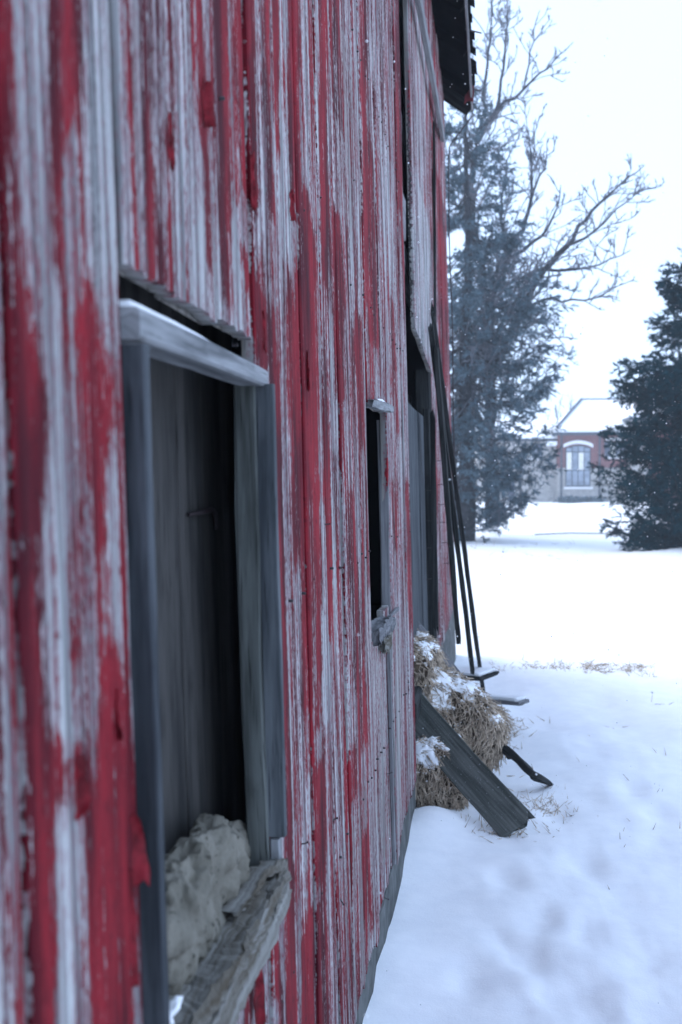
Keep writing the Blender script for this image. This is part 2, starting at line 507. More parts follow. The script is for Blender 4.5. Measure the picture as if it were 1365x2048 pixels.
# paint left on the wall: (x, y, half width) strokes measured on the photograph, strength
STROKES = [
    ([(5, -60, 12), (12, 300, 15), (20, 500, 20), (40, 800, 36), (50, 1000, 30), (45, 1080, 28)], .75),
    ([(35, 1100, 24), (35, 1250, 26), (50, 1450, 28), (70, 1600, 32), (60, 1800, 36), (70, 2120, 32)], .75),
    ([(130, -60, 30), (130, 150, 32), (115, 250, 20), (100, 400, 9), (108, 560, 7)], .65),
    ([(175, 560, 8), (175, 640, 22), (190, 760, 29), (185, 880, 25), (190, 1000, 13), (195, 1090, 10)], .75),
    ([(75, 1470, 14), (120, 1555, 38), (145, 1610, 22)], .8),
    ([(212, 1290, 16), (214, 1400, 25), (214, 1500, 30), (220, 1600, 42), (225, 1700, 46), (222, 1800, 40), (235, 1950, 32), (240, 2120, 25)], .8),
    ([(150, 1000, 10), (135, 1150, 14), (140, 1350, 14)], .36),
    ([(285, -60, 10), (292, 150, 9), (298, 330, 7), (306, 450, 15), (318, 560, 20)], .6),
    ([(255, 0, 9), (262, 250, 7)], .35),
    ([(334, 240, 5), (333, 310, 6)], .7), ([(337, 395, 5), (340, 520, 7), (343, 590, 6)], .7),
    ([(388, -60, 12), (395, 100, 12), (405, 200, 14), (402, 260, 9), (415, 350, 4), (421, 540, 5)], .65),
    ([(455, -60, 14), (455, 200, 16), (465, 380, 14), (460, 500, 9), (468, 620, 11)], .7),
    ([(500, -60, 18), (500, 200, 17), (500, 300, 16), (503, 400, 11)], .75),
    ([(492, 500, 7), (505, 560, 7), (522, 620, 12), (524, 735, 10)], .75),
    ([(529, -60, 7), (533, 250, 7), (540, 430, 7)], .75),
    ([(553, -60, 8), (553, 200, 8), (562, 320, 4)], .65),
    ([(586, -60, 12), (587, 200, 12), (592, 330, 9), (596, 420, 7)], .75),
    ([(609, 380, 6), (614, 480, 12), (616, 600, 15), (610, 700, 20), (612, 800, 20), (608, 900, 17), (612, 1000, 14)], .85),
    ([(583, 540, 4), (588, 660, 7), (594, 780, 8), (598, 1130, 7)], .7),
    ([(540, 620, 7), (545, 740, 8), (552, 860, 9), (558, 1000, 9), (562, 1200, 8), (566, 1500, 8)], .85),
    ([(646, -60, 7), (647, 200, 7), (650, 430, 6), (650, 560, 6)], .7),
    ([(676, 430, 7), (677, 560, 11), (678, 680, 9), (680, 800, 7)], .7),
    ([(676, -60, 11), (678, 250, 10)], .35),
    ([(727, -60, 6), (727, 200, 6), (736, 300, 8), (741, 420, 9), (745, 560, 10), (748, 690, 9)], .65),
    ([(795, -60, 5), (797, 200, 5), (800, 420, 4)], .6),
    ([(718, 630, 6), (719, 700, 9), (723, 770, 6), (727, 900, 4)], .65),
    ([(786, 600, 6), (788, 760, 6), (800, 870, 5)], .5),
    ([(650, 830, 5), (654, 950, 7), (659, 1060, 8), (660, 1160, 7), (661, 1280, 4)], .8),
    ([(632, 960, 5), (632, 1100, 6), (635, 1300, 6), (636, 1460, 6)], .85),
    ([(612, 1000, 11), (616, 1200, 9), (618, 1420, 9)], .45),
    ([(700, 980, 5), (705, 1110, 6), (712, 1220, 8), (718, 1350, 10), (724, 1500, 10)], .5),
    ([(735, 960, 4), (738, 1090, 5), (742, 1180, 5)], .6),
    ([(786, 960, 4), (791, 1100, 4)], .6), ([(816, 960, 5), (821, 1150, 6), (824, 1260, 5)], .6),
    ([(829, 1180, 5), (832, 1380, 5), (836, 1520, 4)], .7),
    ([(574, 1490, 11), (577, 1640, 11), (576, 1760, 10)], .7), ([(580, 1750, 14), (582, 1900, 14), (585, 2120, 16)], .75),
    ([(636, 1530, 8), (638, 1650, 8), (640, 1770, 9)], .75), ([(628, 1820, 16), (632, 1950, 18), (630, 2120, 18)], .8),
    ([(733, 1660, 8), (737, 1780, 10), (750, 1850, 7)], .6), ([(700, 1500, 6), (704, 1600, 6)], .5),
    ([(508, 1890, 7), (502, 2060, 10)], .8), ([(545, 1880, 6), (550, 2000, 7)], .5),
    ([(882, 380, 5), (885, 560, 7), (886, 700, 7), (892, 900, 6)], .6),
]
PALE = [
    ([(60, -60, 30), (75, 400, 28), (100, 700, 20), (115, 1100, 20), (125, 1500, 20), (130, 1700, 22), (120, 2100, 20)], .30),
    ([(200, -60, 30), (215, 300, 30), (225, 560, 25)], .35),
    ([(512, -60, 6), (516, 300, 7), (521, 500, 8)], .5), ([(568, -60, 7), (572, 150, 8), (571, 300, 9), (566, 400, 12), (575, 520, 10)], .45),
    ([(645, 1000, 8), (648, 1200, 10), (650, 1450, 14)], .45), ([(665, 620, 5), (672, 900, 6)], .4),
    ([(365, 300, 12), (370, 560, 14)], .3), ([(400, 420, 8), (402, 600, 10)], .4), ([(620, 1560, 5), (612, 1750, 8)], .4),
    ([(845, 400, 15), (850, 700, 14)], .45), ([(775, 300, 14), (780, 560, 14)], .2),
]
GREY = [
    ([(690, 60, 14), (694, 250, 16), (700, 460, 14)], .8), ([(735, 800, 14), (745, 1000, 14), (752, 1300, 16), (765, 1500, 22), (775, 1720, 26)], .9),
    ([(715, 1600, 24), (735, 1850, 26), (720, 2000, 20)], .9), ([(790, 1250, 12), (800, 1500, 16), (805, 1700, 16)], .9), ([(825, 1450, 10), (815, 1640, 14)], .8), ([(745, 500, 10), (735, 780, 8)], .5),
    ([(265, 0, 16), (270, 330, 14)], .6), ([(430, 420, 10), (440, 560, 10)], .3),
]
def conv(lst):
    out = []
    for pts, amt in lst:
        q = []
        for x, y, h in pts:
            s, z = SZ(x, y)
            s1, _ = SZ(x + h, y)
            q.append((z, s, s1 - s))
        q.sort()
        out.append((np.array(q), amt))
    return out
STROKES, PALE, GREY = conv(STROKES), conv(PALE), conv(GREY)
def strokes_at(lst, s, z, soft=.55):
    out = np.zeros_like(s)
    wob = .25 * vnoise(np.stack([s * 0, z * 9, s * 0 + 3], -1)) + .15 * vnoise(np.stack([s * 0, z * 30, s * 0 + 5], -1))
    for q, amt in lst:
        c = np.interp(z, q[:, 0], q[:, 1])
        h = np.interp(z, q[:, 0], q[:, 2])
        d = np.abs(s - c + wob * h) / h
        v = np.clip((1.5 - d) / (soft * 1.8), 0, 1)
        e = np.clip(np.minimum(z - q[0, 0], q[-1, 0] - z) / .03 + .5, 0, 1)
        out = np.maximum(out, amt * .62 * v * e)
    return out

def board(s0, s1, z0, z1, seed, n_front=0.0, thick=.022, ds=.0065, dz=.018, base=-.20, bottom=None, name='board', rag=.012, lean_s=0.0, mat=None, parent=barn, ws=1.0):
    """one siding board: a gridded face with worn edges and real thickness"""
    nu = max(6, int((s1 - s0) / ds)); nv = max(8, int((z1 - z0) / dz))
    u = np.linspace(0, 1, nu + 1); v = np.linspace(0, 1, nv + 1)
    U, Vv = np.meshgrid(u, v, indexing='ij')
    Z = z0 + (z1 - z0) * Vv
    S = s0 + (s1 - s0) * U
    eg = .0022 * fbm(np.stack([np.full_like(Z, seed * 1.3), Z * 6, U * 0 + 1], -1), 3)
    eg2 = .0022 * fbm(np.stack([np.full_like(Z, seed * 1.3 + 50), Z * 6, U * 0 + 1], -1), 3)
    S = S + eg * (1 - U) + eg2 * U + lean_s * (Z - 1.5)
    if bottom is not None:
        zb = bottom(S) - z0
        Z = Z + zb * np.clip(1 - Vv * 3, 0, 1)
    Z = Z + np.clip(1 - Vv * 25, 0, 1) * rag * fbm(np.stack([S * 70, S * 0 + seed, S * 0], -1), 3)
    Z = Z - np.clip(1 - (1 - Vv) * 25, 0, 1) * rag * .3 * fbm(np.stack([S * 70, S * 0 + seed + 9, S * 0], -1), 3)
    cup = .0018 * (1 - (2 * U - 1) ** 2) * (1 if seed % 2 else -1)
    N = n_front + cup + .0007 * fbm(np.stack([S * 110, Z * 2.2, S * 0 + seed], -1), 2) + .003 * vnoise(np.stack([S * 0, Z * .8, S * 0 + seed], -1))
    edge = np.minimum(U, 1 - U) * (s1 - s0)
    N = N - .003 * np.clip(1 - edge / .006, 0, 1)
    gy = strokes_at(GREY, S, Z, .9)
    bias = base + strokes_at(STROKES, S, Z) - strokes_at(PALE, S, Z) - .22 * gy
    X = N - (Z - 1.5) * LEAN
    front = np.stack([X, S, Z], -1)
    wp = np.stack([S * ws, Z, np.full_like(S, seed * 2.37)], -1)
    idx = np.arange(front[..., 0].size).reshape(nu + 1, nv + 1)
    a = np.stack([idx[:-1, :-1], idx[1:, :-1], idx[1:, 1:], idx[:-1, 1:]], -1).reshape(-1, 4)
    rim = np.concatenate([idx[:, 0], idx[-1, 1:], idx[-2::-1, -1], idx[0, -2:0:-1]])
    fv = front.reshape(-1, 3)
    back = fv[rim].copy(); back[:, 0] -= thick
    nb = len(fv) + np.arange(len(rim))
    side = np.stack([rim, nb, np.roll(nb, -1), np.roll(rim, -1)], -1)
    V = np.concatenate([fv, back])
    c = [nb[0], nb[nu], nb[nu + nv], nb[2 * nu + nv]]
    F = np.concatenate([a, side, np.array([[c[0], c[3], c[2], c[1]]])])
    B = np.concatenate([bias.ravel(), np.full(len(rim), -.9)])
    Gy = np.concatenate([gy.ravel(), np.full(len(rim), .8)])
    WP = np.concatenate([wp.reshape(-1, 3), wp.reshape(-1, 3)[rim] + [.004, 0, 0]])
    o = mesh_obj(name, V, F, mat or M_PAINT, parent, True, {'wpos': ('FLOAT_VECTOR', WP), 'bias': ('FLOAT', B), 'grey': ('FLOAT', Gy)})
    try:
        o.data.set_sharp_from_angle(angle=math.radians(40))
    except Exception:
        pass
    return o

Yd, Zd = (0, 1, 0), (0, 0, 1)
Xd = (1, 0, 0)
# board seams along the wall, read at y = 300
seams = [.745, SZ(235, 300)[0], 1.175, 1.38, 1.588, 1.78, 1.995]
seams[0] = .745
seams += [SZ(636, 300)[0]]
WIN_L, WIN_R = seams[1], seams[4]          # the near window
WIN_TOP, WIN_BOT = 1.70, .84
W2_L, W2_R, W2_TOP, W2_BOT = 3.06, 3.63, 1.735, 1.02
last = seams[-1]
seams += [last + .225, last + .44, last + .63, 3.06, 3.25, 3.45, 3.63, 3.86, 4.08, 4.30, SZ(804, 300)[0]]
GAP_L, GAP_R = SZ(804, 300)[0], SZ(822, 300)[0]
DOOR_R, DOOR_TOP = 6.45, 2.18
BOT = .115
def bot(S):
    return BOT + .03 * vnoise(np.stack([S * 9, S * 0, S * 0], -1))
left_seams = [-1.6, -1.4, -1.19, -.98, -.76, -.55, -.33, -.12, .10, .32, .53]
boards = []
g = .005
for i in range(len(left_seams)):
    a = left_seams[i]; b = left_seams[i + 1] if i + 1 < len(left_seams) else seams[0]
    boards.append(board(a, b - g, BOT, EAVE_Z - .05, i + 200, ds=.02, dz=.05))
top = EAVE_Z - .02
for i in range(len(seams) - 1):
    a, b = seams[i], seams[i + 1]
    nf = float(rng.uniform(-.0025, .0025))
    fine = dict(ds=.005 if a < 2.3 else .007, dz=.015 if a < 2.3 else .02, ws=1.0 if a < 1.15 else (.85 if a < 1.55 else (.66 if a < 2.2 else (.50 if a < 3.0 else .36))))
    z1 = top if a > 1.4 else 3.4
    gap = g + float(rng.uniform(-.001, .004)) + (.022 if abs(b - SZ(636, 300)[0]) < .01 else 0)
    base = -.12 if a < 1.55 else (-.035 if a < 3 else -.07)
    if a >= WIN_L - .01 and b <= WIN_R + .01 and a < 1.55:
        zb = {1: 1.725, 2: 1.722, 3: 1.728}[i]
        boards.append(board(a, b - gap, zb, z1, i + 1, nf, base=base, rag=.004, **fine))
        boards.append(board(a, b - gap, BOT, WIN_BOT - .03, i + 31, nf, base=base, rag=.01, bottom=bot, **fine))
    elif W2_L - .01 <= a < W2_R - .01:
        boards.append(board(a, b - gap, W2_TOP + .012, z1, i + 1, nf, base=base, **fine))
        boards.append(board(a, b - gap, BOT, W2_BOT + (-.03 if a < 3.2 else .02 * (i % 2)), i + 31, nf - .006, base=base - .06, rag=.02, bottom=bot, **fine))
    else:
        boards.append(board(a, b - gap, BOT, z1, i + 1, nf, base=base, bottom=bot, lean_s=0.0 if a < 3.7 else 0.0, **fine))
    if z1 < 4:
        boards.append(board(a, b - gap, z1 + .002, top, i + 61, nf, ds=.02, dz=.05))
plank('seam_batten', [wall(seams[7] - .012, 1.2, -.022), wall(seams[7] - .012, top, -.022)], .06, .012, Yd, M_TRIM, barn, seed=33)
# boards over the door, cut slantwise at the bottom
sd = [GAP_R, 5.35, 5.72, 6.08, DOOR_R]
for i in range(4):
    a, b = sd[i], sd[i + 1]
    zb = lambda S: 2.20 + .10 * (1 - (S - GAP_R) / (DOOR_R - GAP_R)) - .02
    boards.append(board(a, b - .006, 2.2, top, 90 + i, .004, ds=.012, dz=.02, base=-.16, bottom=zb, rag=.006, ws=.22))
sf = [DOOR_R + .05, 6.80, 7.15, 7.5, 7.86, 8.2, 8.55, 8.9, 9.25, BARN_Y1]
for i in range(len(sf) - 1):
    boards.append(board(sf[i], sf[i + 1] - .006, .32 + .02 * (i % 2), top, 110 + i, float(rng.uniform(-.004, .004)), ds=.02, dz=.025, base=.02, ws=.15))

# paint curling off the nearest boards
def flake(cx, cy, w, h, curl, seed, parent, side=1):
    s, z = SZ(cx, cy)
    nu, nv = 7, 15
    V, F = [], []
    for iu in range(nu):
        for iv in range(nv):
            u = iu / (nu - 1); v = iv / (nv - 1)
            ww = .62 * w * (.12 + .88 * math.sin(math.pi * min(1, v * .9 + .08)) ** .8) * (1 + .6 * float(vnoise(np.array([seed * 3.1, v * 7, 0.]))))
            ds = (u - .5) * ww
            t = u if side > 0 else 1 - u
            n = .0024 + .7 * curl * max(0, t - .35) ** 2 + .2 * curl * (1 - v) ** 2 * t + .0012 * float(vnoise(np.array([u * 4, v * 5, seed])))
            V.append(wall(s + ds + .004 * float(vnoise(np.array([v * 6, seed, 1.]))), z - h / 2 + h * v + .006 * float(vnoise(np.array([u * 5, seed, 7.]))), n))
    V = np.array(V)
    m = len(V)
    V2 = V.copy(); V2[:, 0] -= .0009
    V = np.concatenate([V, V2])
    for a in range(nu - 1):
        for b in range(nv - 1):
            i = a * nv + b
            F.append((i, i + nv, i + nv + 1, i + 1)); F.append((m + i, m + i + 1, m + i + nv + 1, m + i + nv))
    rim = [i * nv for i in range(nu)] + [(nu - 1) * nv + j for j in range(1, nv)] + [i * nv + nv - 1 for i in range(nu - 2, -1, -1)] + [j for j in range(nv - 2, 0, -1)]
    for i in range(len(rim)):
        a, b = rim[i], rim[(i + 1) % len(rim)]
        F.append((a, m + a, m + b, b))
    return mesh_obj('paint_flake', V, F, M_FLAKE, parent, True)
b_near = boards[len(left_seams)]
b2 = boards[len(left_seams) + 2]
for k, (x, y, w, h, c, sd_) in enumerate([(405, 205, .014, .06, .03, 1), (258, 1700, .03, .07, .035, 1), (140, 1575, .03, .05, .03, 1), (225, 1430, .02, .05, .02, -1), (250, 1850, .02, .12, .02, 1), (334, 285, .010, .06, .014, 1),
                                    (500, 360, .012, .09, .016, 1), (580, 410, .014, .06, .02, 1), (612, 740, .014, .08, .016, -1), (522, 660, .012, .07, .014, 1), (508, 1960, .03, .14, .03, 1)]):
    s, z = SZ(x, y)
    par = min(boards, key=lambda o: abs(np.mean([o.bound_box[0][1], o.bound_box[6][1]]) - s) + (0 if o.bound_box[0][2] - .02 <= z <= o.bound_box[6][2] + .02 else 5))
    flake(x, y, w, h, c, k * 3 + 1, par, sd_)

# nails standing out of the boards
def nail(x, y, length, dx, dz, r=.0016):
    s, z = SZ(x, y)
    p0 = wall(s, z, -.004); p1 = p0 + np.array([length * .8, dx, dz])
    par = min(boards, key=lambda o: abs(np.mean([o.bound_box[0][1], o.bound_box[6][1]]) - s) + (0 if o.bound_box[0][2] - .02 <= z <= o.bound_box[6][2] + .02 else 5))
    v, q = tube_arrays([p0, (p0 + p1) / 2 + [0, 0, -.001], p1, p1 + (p1 - p0) * .03], [r, r, r, r * 1.9], 6)
    F = [tuple(f) for f in q] + [tuple(range(len(v) - 6, len(v)))]
    mesh_obj('nail', v, F, M_NAIL, par)
for a in [(648, 1048, .02, .01, 0), (664, 1642, .016, .02, 0), (608, 1688, .012, .01, 0), (545, 1735, .03, .012, -.028), (680, 1790, .012, .02, -.03), (776, 1548, .02, .02, 0),
          (470, 690, .01, 0, 0), (772, 1795, .015, .01, -.01), (886, 292, .04, .02, 0), (640, 395, .01, 0, 0), (708, 360, .008, 0, 0)]:
    nail(*a)

for o in list(boards):
    ys = [c[1] for c in o.bound_box]; zs = [c[2] for c in o.bound_box]
    if min(ys) < .7 or max(ys) > 6.6: continue
    for zz in (.62, 1.28, 2.05, 2.8):
        if not (min(zs) + .03 < zz < max(zs) - .03): continue
        for fr in (.22, .78):
            if rng.random() < .35: continue
            yy = min(ys) + (max(ys) - min(ys)) * fr + float(rng.uniform(-.01, .01)); z_ = zz + float(rng.uniform(-.015, .015))
            p0 = wall(yy, z_, -.004)
            v, q = tube_arrays([p0, p0 + [.0075, 0, 0], p0 + [.0085, 0, 0]], [.0028, .0032, .0008], 7)
            mesh_obj('nail', v, q, M_NAIL, o)
# ---- the near window: trim, jambs, lintel, sill
win = bpy.data.objects.new('window', None); COL.objects.link(win); adopt(win, barn)
sl = W(268, 1000)[1]
# left trim stands on edge, proud of the boards
plank('trim', [wall(1.003, 1.640, .009), wall(1.000, 1.3, .009), wall(1.008, WIN_BOT - .20, .009)], .027, .017, Xd, M_TRIM, win, seed=2, rough=.0014)
# right jamb inside the opening and trim proud of the wall
plank('jamb', [wall(1.588, 1.66, -.018), wall(1.585, 1.25, -.020), wall(1.590, .84, -.018)], .036, .022, Xd, M_JAMB, win, seed=3, rough=.0026, jag1=.02)
plank('trim', [wall(1.592, 1.655, .0135), wall(1.591, 1.3, .0135), wall(1.595, .915, .0130)], .031, .016, Xd, M_TRIM2, win, seed=4, rough=.0012)
plank('trim', [wall(1.590, .912, .010), wall(1.594, .835, .010)], .015, .014, Xd, M_LINTEL, win, seed=14, rough=.0008)
# lintel, its end towards the camera
la, lb = W(285, 640, .02), W(541, 757, .02)
lt = plank('lintel', [wall(.990, la[2] - .004, -.006), wall((la[1] + lb[1]) / 2, (la[2] + lb[2]) / 2, -.006), wall(lb[1] + .005, lb[2], -.006)], .054, .034, Xd, M_LINTEL, win, seed=5, rough=.0012, taper=lambda t: 1 - .2 * t)
v, f, w = plank_geo([wall(1.02, la[2] + .019, -.016), wall(1.25, (la[2] + lb[2]) / 2 + .021, -.014), wall(1.56, lb[2] + .014, -.016)], .026, .010, Xd, seed=9, rough=.004)
mesh_obj('lintel_snow', v, f, M_SNOW, lt)
# dark planking behind the opening
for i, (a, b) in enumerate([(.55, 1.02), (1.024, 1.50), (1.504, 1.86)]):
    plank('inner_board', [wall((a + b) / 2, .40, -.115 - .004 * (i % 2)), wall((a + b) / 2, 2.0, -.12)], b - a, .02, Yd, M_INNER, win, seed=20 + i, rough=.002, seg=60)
hk = P(420, 1038, 1.55)
hk = wall(1.62, 1.445, -.103)
v, q = tube_arrays([hk + [0, -.09, .0], hk + [.004, -.03, .002], hk + [.004, .03, .004], hk + [.002, .06, -.004], hk + [.002, .066, -.03]], [.003, .004, .005, .005, .004], 6)
mesh_obj('hook', v, q, M_NAIL, win)
# rotten sill
def rock(name, center, half, mat, parent=None, seed=1, amp=.25, freq=6, sub=44, power=.75, rot=None, ridged=.0):
    n = sub
    th = np.linspace(0, math.pi, n + 1); ph = np.linspace(0, 2 * math.pi, 2 * n, endpoint=False)
    T, Ph = np.meshgrid(th, ph, indexing='ij')
    d = np.stack([np.sin(T) * np.cos(Ph), np.sin(T) * np.sin(Ph), np.cos(T)], -1)
    d = np.sign(d) * np.abs(d) ** power
    p = d * np.asarray(half)
    nz = fbm(p * freq / np.mean(half) * .3 + seed * 11, 5)
    if ridged:
        nz = nz + ridged * (1 - 2 * np.abs(fbm(p * freq / np.mean(half) * .5 + seed * 7, 3)))
    nrm = d / (np.linalg.norm(d, axis=-1, keepdims=True) + 1e-9)
    p = p + nrm * (amp * np.mean(half) * nz)[..., None]
    p = p.reshape(-1, 3)
    if rot is not None:
        p = p @ np.array(Euler(rot).to_matrix()).T
    p = p + np.asarray(center)
    i = np.arange(n)[:, None]; j = np.arange(2 * n)[None]; m = 2 * n
    q = np.stack([i * m + j, (i + 1) * m + j, (i + 1) * m + (j + 1) % m, i * m + (j + 1) % m], -1).reshape(-1, 4)
    return mesh_obj(name, p, q, mat, parent, True)
def ragged(name, path, width, thick, wdir, mat, parent, seed, amp):
    """a rotten, splintered piece: the roughness is drawn out along the grain"""
    v, f, w = plank_geo(path, width, thick, wdir, seed=seed, rough=.001, jag0=.05, jag1=.05, seg=90)
    q = v * [75, 6, 75]
    v = v + amp * np.stack([fbm(q + seed, 4), .5 * fbm(q + seed + 40, 4), fbm(q + seed + 80, 4)], -1)
    v = v + amp * .5 * np.stack([vnoise(v * 160), v[:, 0] * 0, vnoise(v * 160 + 50)], -1)
    return mesh_obj(name, v, f, mat, parent, False, {'wpos': ('FLOAT_VECTOR', w)})
sill = ragged('sill', [wall(.90, .815, -.04), wall(1.2, .835, -.025), wall(1.45, .842, -.012), wall(1.60, .848, -.006)], .075, .030, (1, 0, -.15), M_ROT, win, 3, .010)
ragged('sill_splinter', [wall(.98, .775, .000), wall(1.25, .795, .010), wall(1.45, .815, .018), wall(1.60, .838, .022)], .014, .050, (1, 0, .25), M_ROT, sill, 8, .005)
ragged('sill_splinter', [wall(1.40, .865, -.02), wall(1.52, .872, -.006), wall(1.60, .872, .010)], .03, .012, Xd, M_ROT, sill, 12, .006)
for k in range(16):
    u = float(rng.uniform(1.0, 1.58)); zz = np.interp(u, [.98, 1.25, 1.6], [.80, .82, .855]); L = float(rng.uniform(.03, .10))
    nn = np.interp(u, [1.0, 1.6], [-.005, .018])
    ragged('sill_splinter', [wall(u, zz, nn), wall(u + L * .5, zz + float(rng.uniform(-.006, .012)), nn + .004), wall(u + L, zz + float(rng.uniform(-.012, .02)), nn + float(rng.uniform(0, .014)))], float(rng.uniform(.004, .014)), float(rng.uniform(.004, .010)), Xd, M_ROT, sill, 60 + k, .003)
for k, (x, y, dpt, a, b) in enumerate([(505, 1855, 1.50, .022, .005), (478, 1893, 1.42, .032, .005), (440, 1945, 1.33, .02, .004), (345, 2020, 1.12, .035, .006)]):
    p = P(x, y, dpt)
    rock('sill_snow', p, (.006, a, b), M_SNOW, sill, 40 + k, .5, 5, 12)

# a clod of old plaster lying in the near window
def clod():
    c = W(405, 1830, -.035)
    o = rock('plaster_clod', wall(1.385, .912, -.056), (.036, .22, .082), M_CLOD, None, 8, .20, 5, 110, .70, (-.10, 0, .03), .42)
    tag(o, 'lumpy beige plaster clod lying in the near window opening', 'plaster clod')
clod()

# ---- the second window
win2 = bpy.data.objects.new('window', None); COL.objects.link(win2); adopt(win2, barn)
def wavy(a, z0, z1, n, amp, seed):
    zz = np.linspace(z0, z1, 16)
    return [wall(a + amp * float(vnoise(np.array([z * 5, seed, 0.]))), z, n + amp * .6 * float(vnoise(np.array([z * 7, seed + 4, 0.])))) for z in zz]
plank('jamb', wavy(3.648, 1.72, 1.0, -.018, .008, 3), .034, .035, Xd, M_GREYWOOD, win2, seed=6, rough=.003)
ragged('lintel', [wall(3.06, 1.735, .000), wall(3.35, 1.748, .012), wall(3.62, 1.755, .010)], .036, .022, Xd, M_LINTEL, win2, 15, .005)
rock('lintel_snow', wall(3.40, 1.762, .010), (.010, .16, .005), M_SNOW, win2, 9, .06, 5, 16)
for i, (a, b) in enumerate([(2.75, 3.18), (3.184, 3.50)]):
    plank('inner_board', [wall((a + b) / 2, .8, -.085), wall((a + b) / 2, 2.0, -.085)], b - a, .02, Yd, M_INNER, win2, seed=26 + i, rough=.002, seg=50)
s2 = ragged('sill', [wall(3.10, 1.005, -.012), wall(3.3, 1.01, -.004), wall(3.46, 1.0, .004)], .05, .05, Xd, M_GREYWOOD, win2, 21, .010)
ragged('sill_splinter', [wall(3.24, .965, .006), wall(3.40, .945, .010)], .022, .055, Xd, M_ROT, s2, 23, .014)
ragged('sill_splinter', [wall(3.40, 1.02, .004), wall(3.74, 1.015, .012)], .012, .012, Xd, M_GREYWOOD, s2, 24, .002)
plank('batten', [wall(3.50, .93, .001), wall(3.50, .14, .001)], .012, .03, Xd, M_GREYWOOD, barn, seed=30)

# ---- frame inside the wall: girts, posts, beams, inner planking of the doorway
for z in (2.62, 3.30, 4.05):
    plank('girt', [wall(4.35, z, -.075), wall(6.6, z + .01, -.075)], .16, .06, Zd, M_GREYWOOD, barn, seed=int(z * 10), rough=.002)
plank('girt', [wall(4.45, 2.80, -.045), wall(5.1, 2.81, -.045)], .20, .03, Zd, M_GREYWOOD, barn, seed=41)
plank('post', [wall(4.80, 2.16, -.05), wall(4.80, 2.62, -.05)], .12, .05, Yd, M_GREYWOOD, barn, seed=42)
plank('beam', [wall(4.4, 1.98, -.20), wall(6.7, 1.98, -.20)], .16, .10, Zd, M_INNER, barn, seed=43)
for i, (a, b, n) in enumerate([(4.90, 5.42, -.062), (5.43, 5.90, -.066), (5.91, 6.33, -.062)]):
    plank('inner_board', [wall((a + b) / 2, .45, n), wall((a + b) / 2, 1.90, n)], b - a, .03, Yd, M_TRIM, barn, seed=50 + i, rough=.004, seg=60)
plank('post', [wall(6.42, .40, -.05), wall(6.42, 2.2, -.05)], .10, .10, Xd, M_DARKWOOD, barn, seed=55)
plank('post', [wall(6.37, .43, -.03), wall(6.375, 1.95, -.03)], .04, .04, Xd, M_DARKWOOD, barn, seed=56)
plank('doorsill', [wall(4.66, .40, -.08), wall(6.5, .40, -.08)], .16, .12, Xd, M_DARKWOOD, barn, seed=57, rough=.004)

# ---- foundation
def foundation():
    mb = MB()
    for a, b, z1 in [(BARN_Y0, 4.60, .13), (6.40, BARN_Y1 + .02, .36)]:
        n = 40
        S = np.linspace(a, b, n)
        for (na, nb_) in [(-.006, -.3)]:
            vt = []
            for i, s in enumerate(S):
                j = .006 * float(vnoise(np.array([s * 6, 1., 2.])))
                for (nn, zz) in ((na + j + .008, -.6), (na + j, z1), (nb_, z1), (nb_, -.6)):
                    vt.append(wall(s, zz, nn))
            f = []
            for i in range(n - 1):
                for k in range(4):
                    f.append((i * 4 + k, i * 4 + (k + 1) % 4, (i + 1) * 4 + (k + 1) % 4, (i + 1) * 4 + k))
            f += [(0, 3, 2, 1), tuple((n - 1) * 4 + k for k in range(4))]
            mb.add(vt, f)
    mb.box((-.32, 4.60, -.6), (-.02, 6.40, .0))
    return mb.build('foundation', M_CONC, barn, False)
foundation()

# ---- the other three walls, floor and the roof
def slab(name, a, b, mat, parent=barn):
    mb = MB(); mb.box(a, b)
    return mb.build(name, mat, parent)
BW = 7.5
slab('floor', (-BW, BARN_Y0, -.05), (-.33, BARN_Y1, .30), M_DARKWOOD)
slab('back_wall', (-BW - .05, BARN_Y0, 0), (-BW, BARN_Y1, EAVE_Z), M_DARKWOOD)
def gable(y0, y1):
    mb = MB()
    zt = EAVE_Z + 2.7
    out = [wall(0, -.1, -.04)[[0, 2]], wall(0, EAVE_Z, -.04)[[0, 2]], (-BW / 2, zt), (-BW, EAVE_Z), (-BW, -.1)]
    v = [(x, y, z) for y in (y0, y1) for (x, z) in out]
    mb.add(v, [(0, 1, 2, 3, 4), (9, 8, 7, 6, 5)] + [(i, 5 + i, 5 + (i + 1) % 5, (i + 1) % 5) for i in range(5)])
    return mb.build('gable_wall', M_DARKWOOD, barn)
gable(BARN_Y1 - .05, BARN_Y1 - .03)
gable(BARN_Y0, BARN_Y0 + .05)
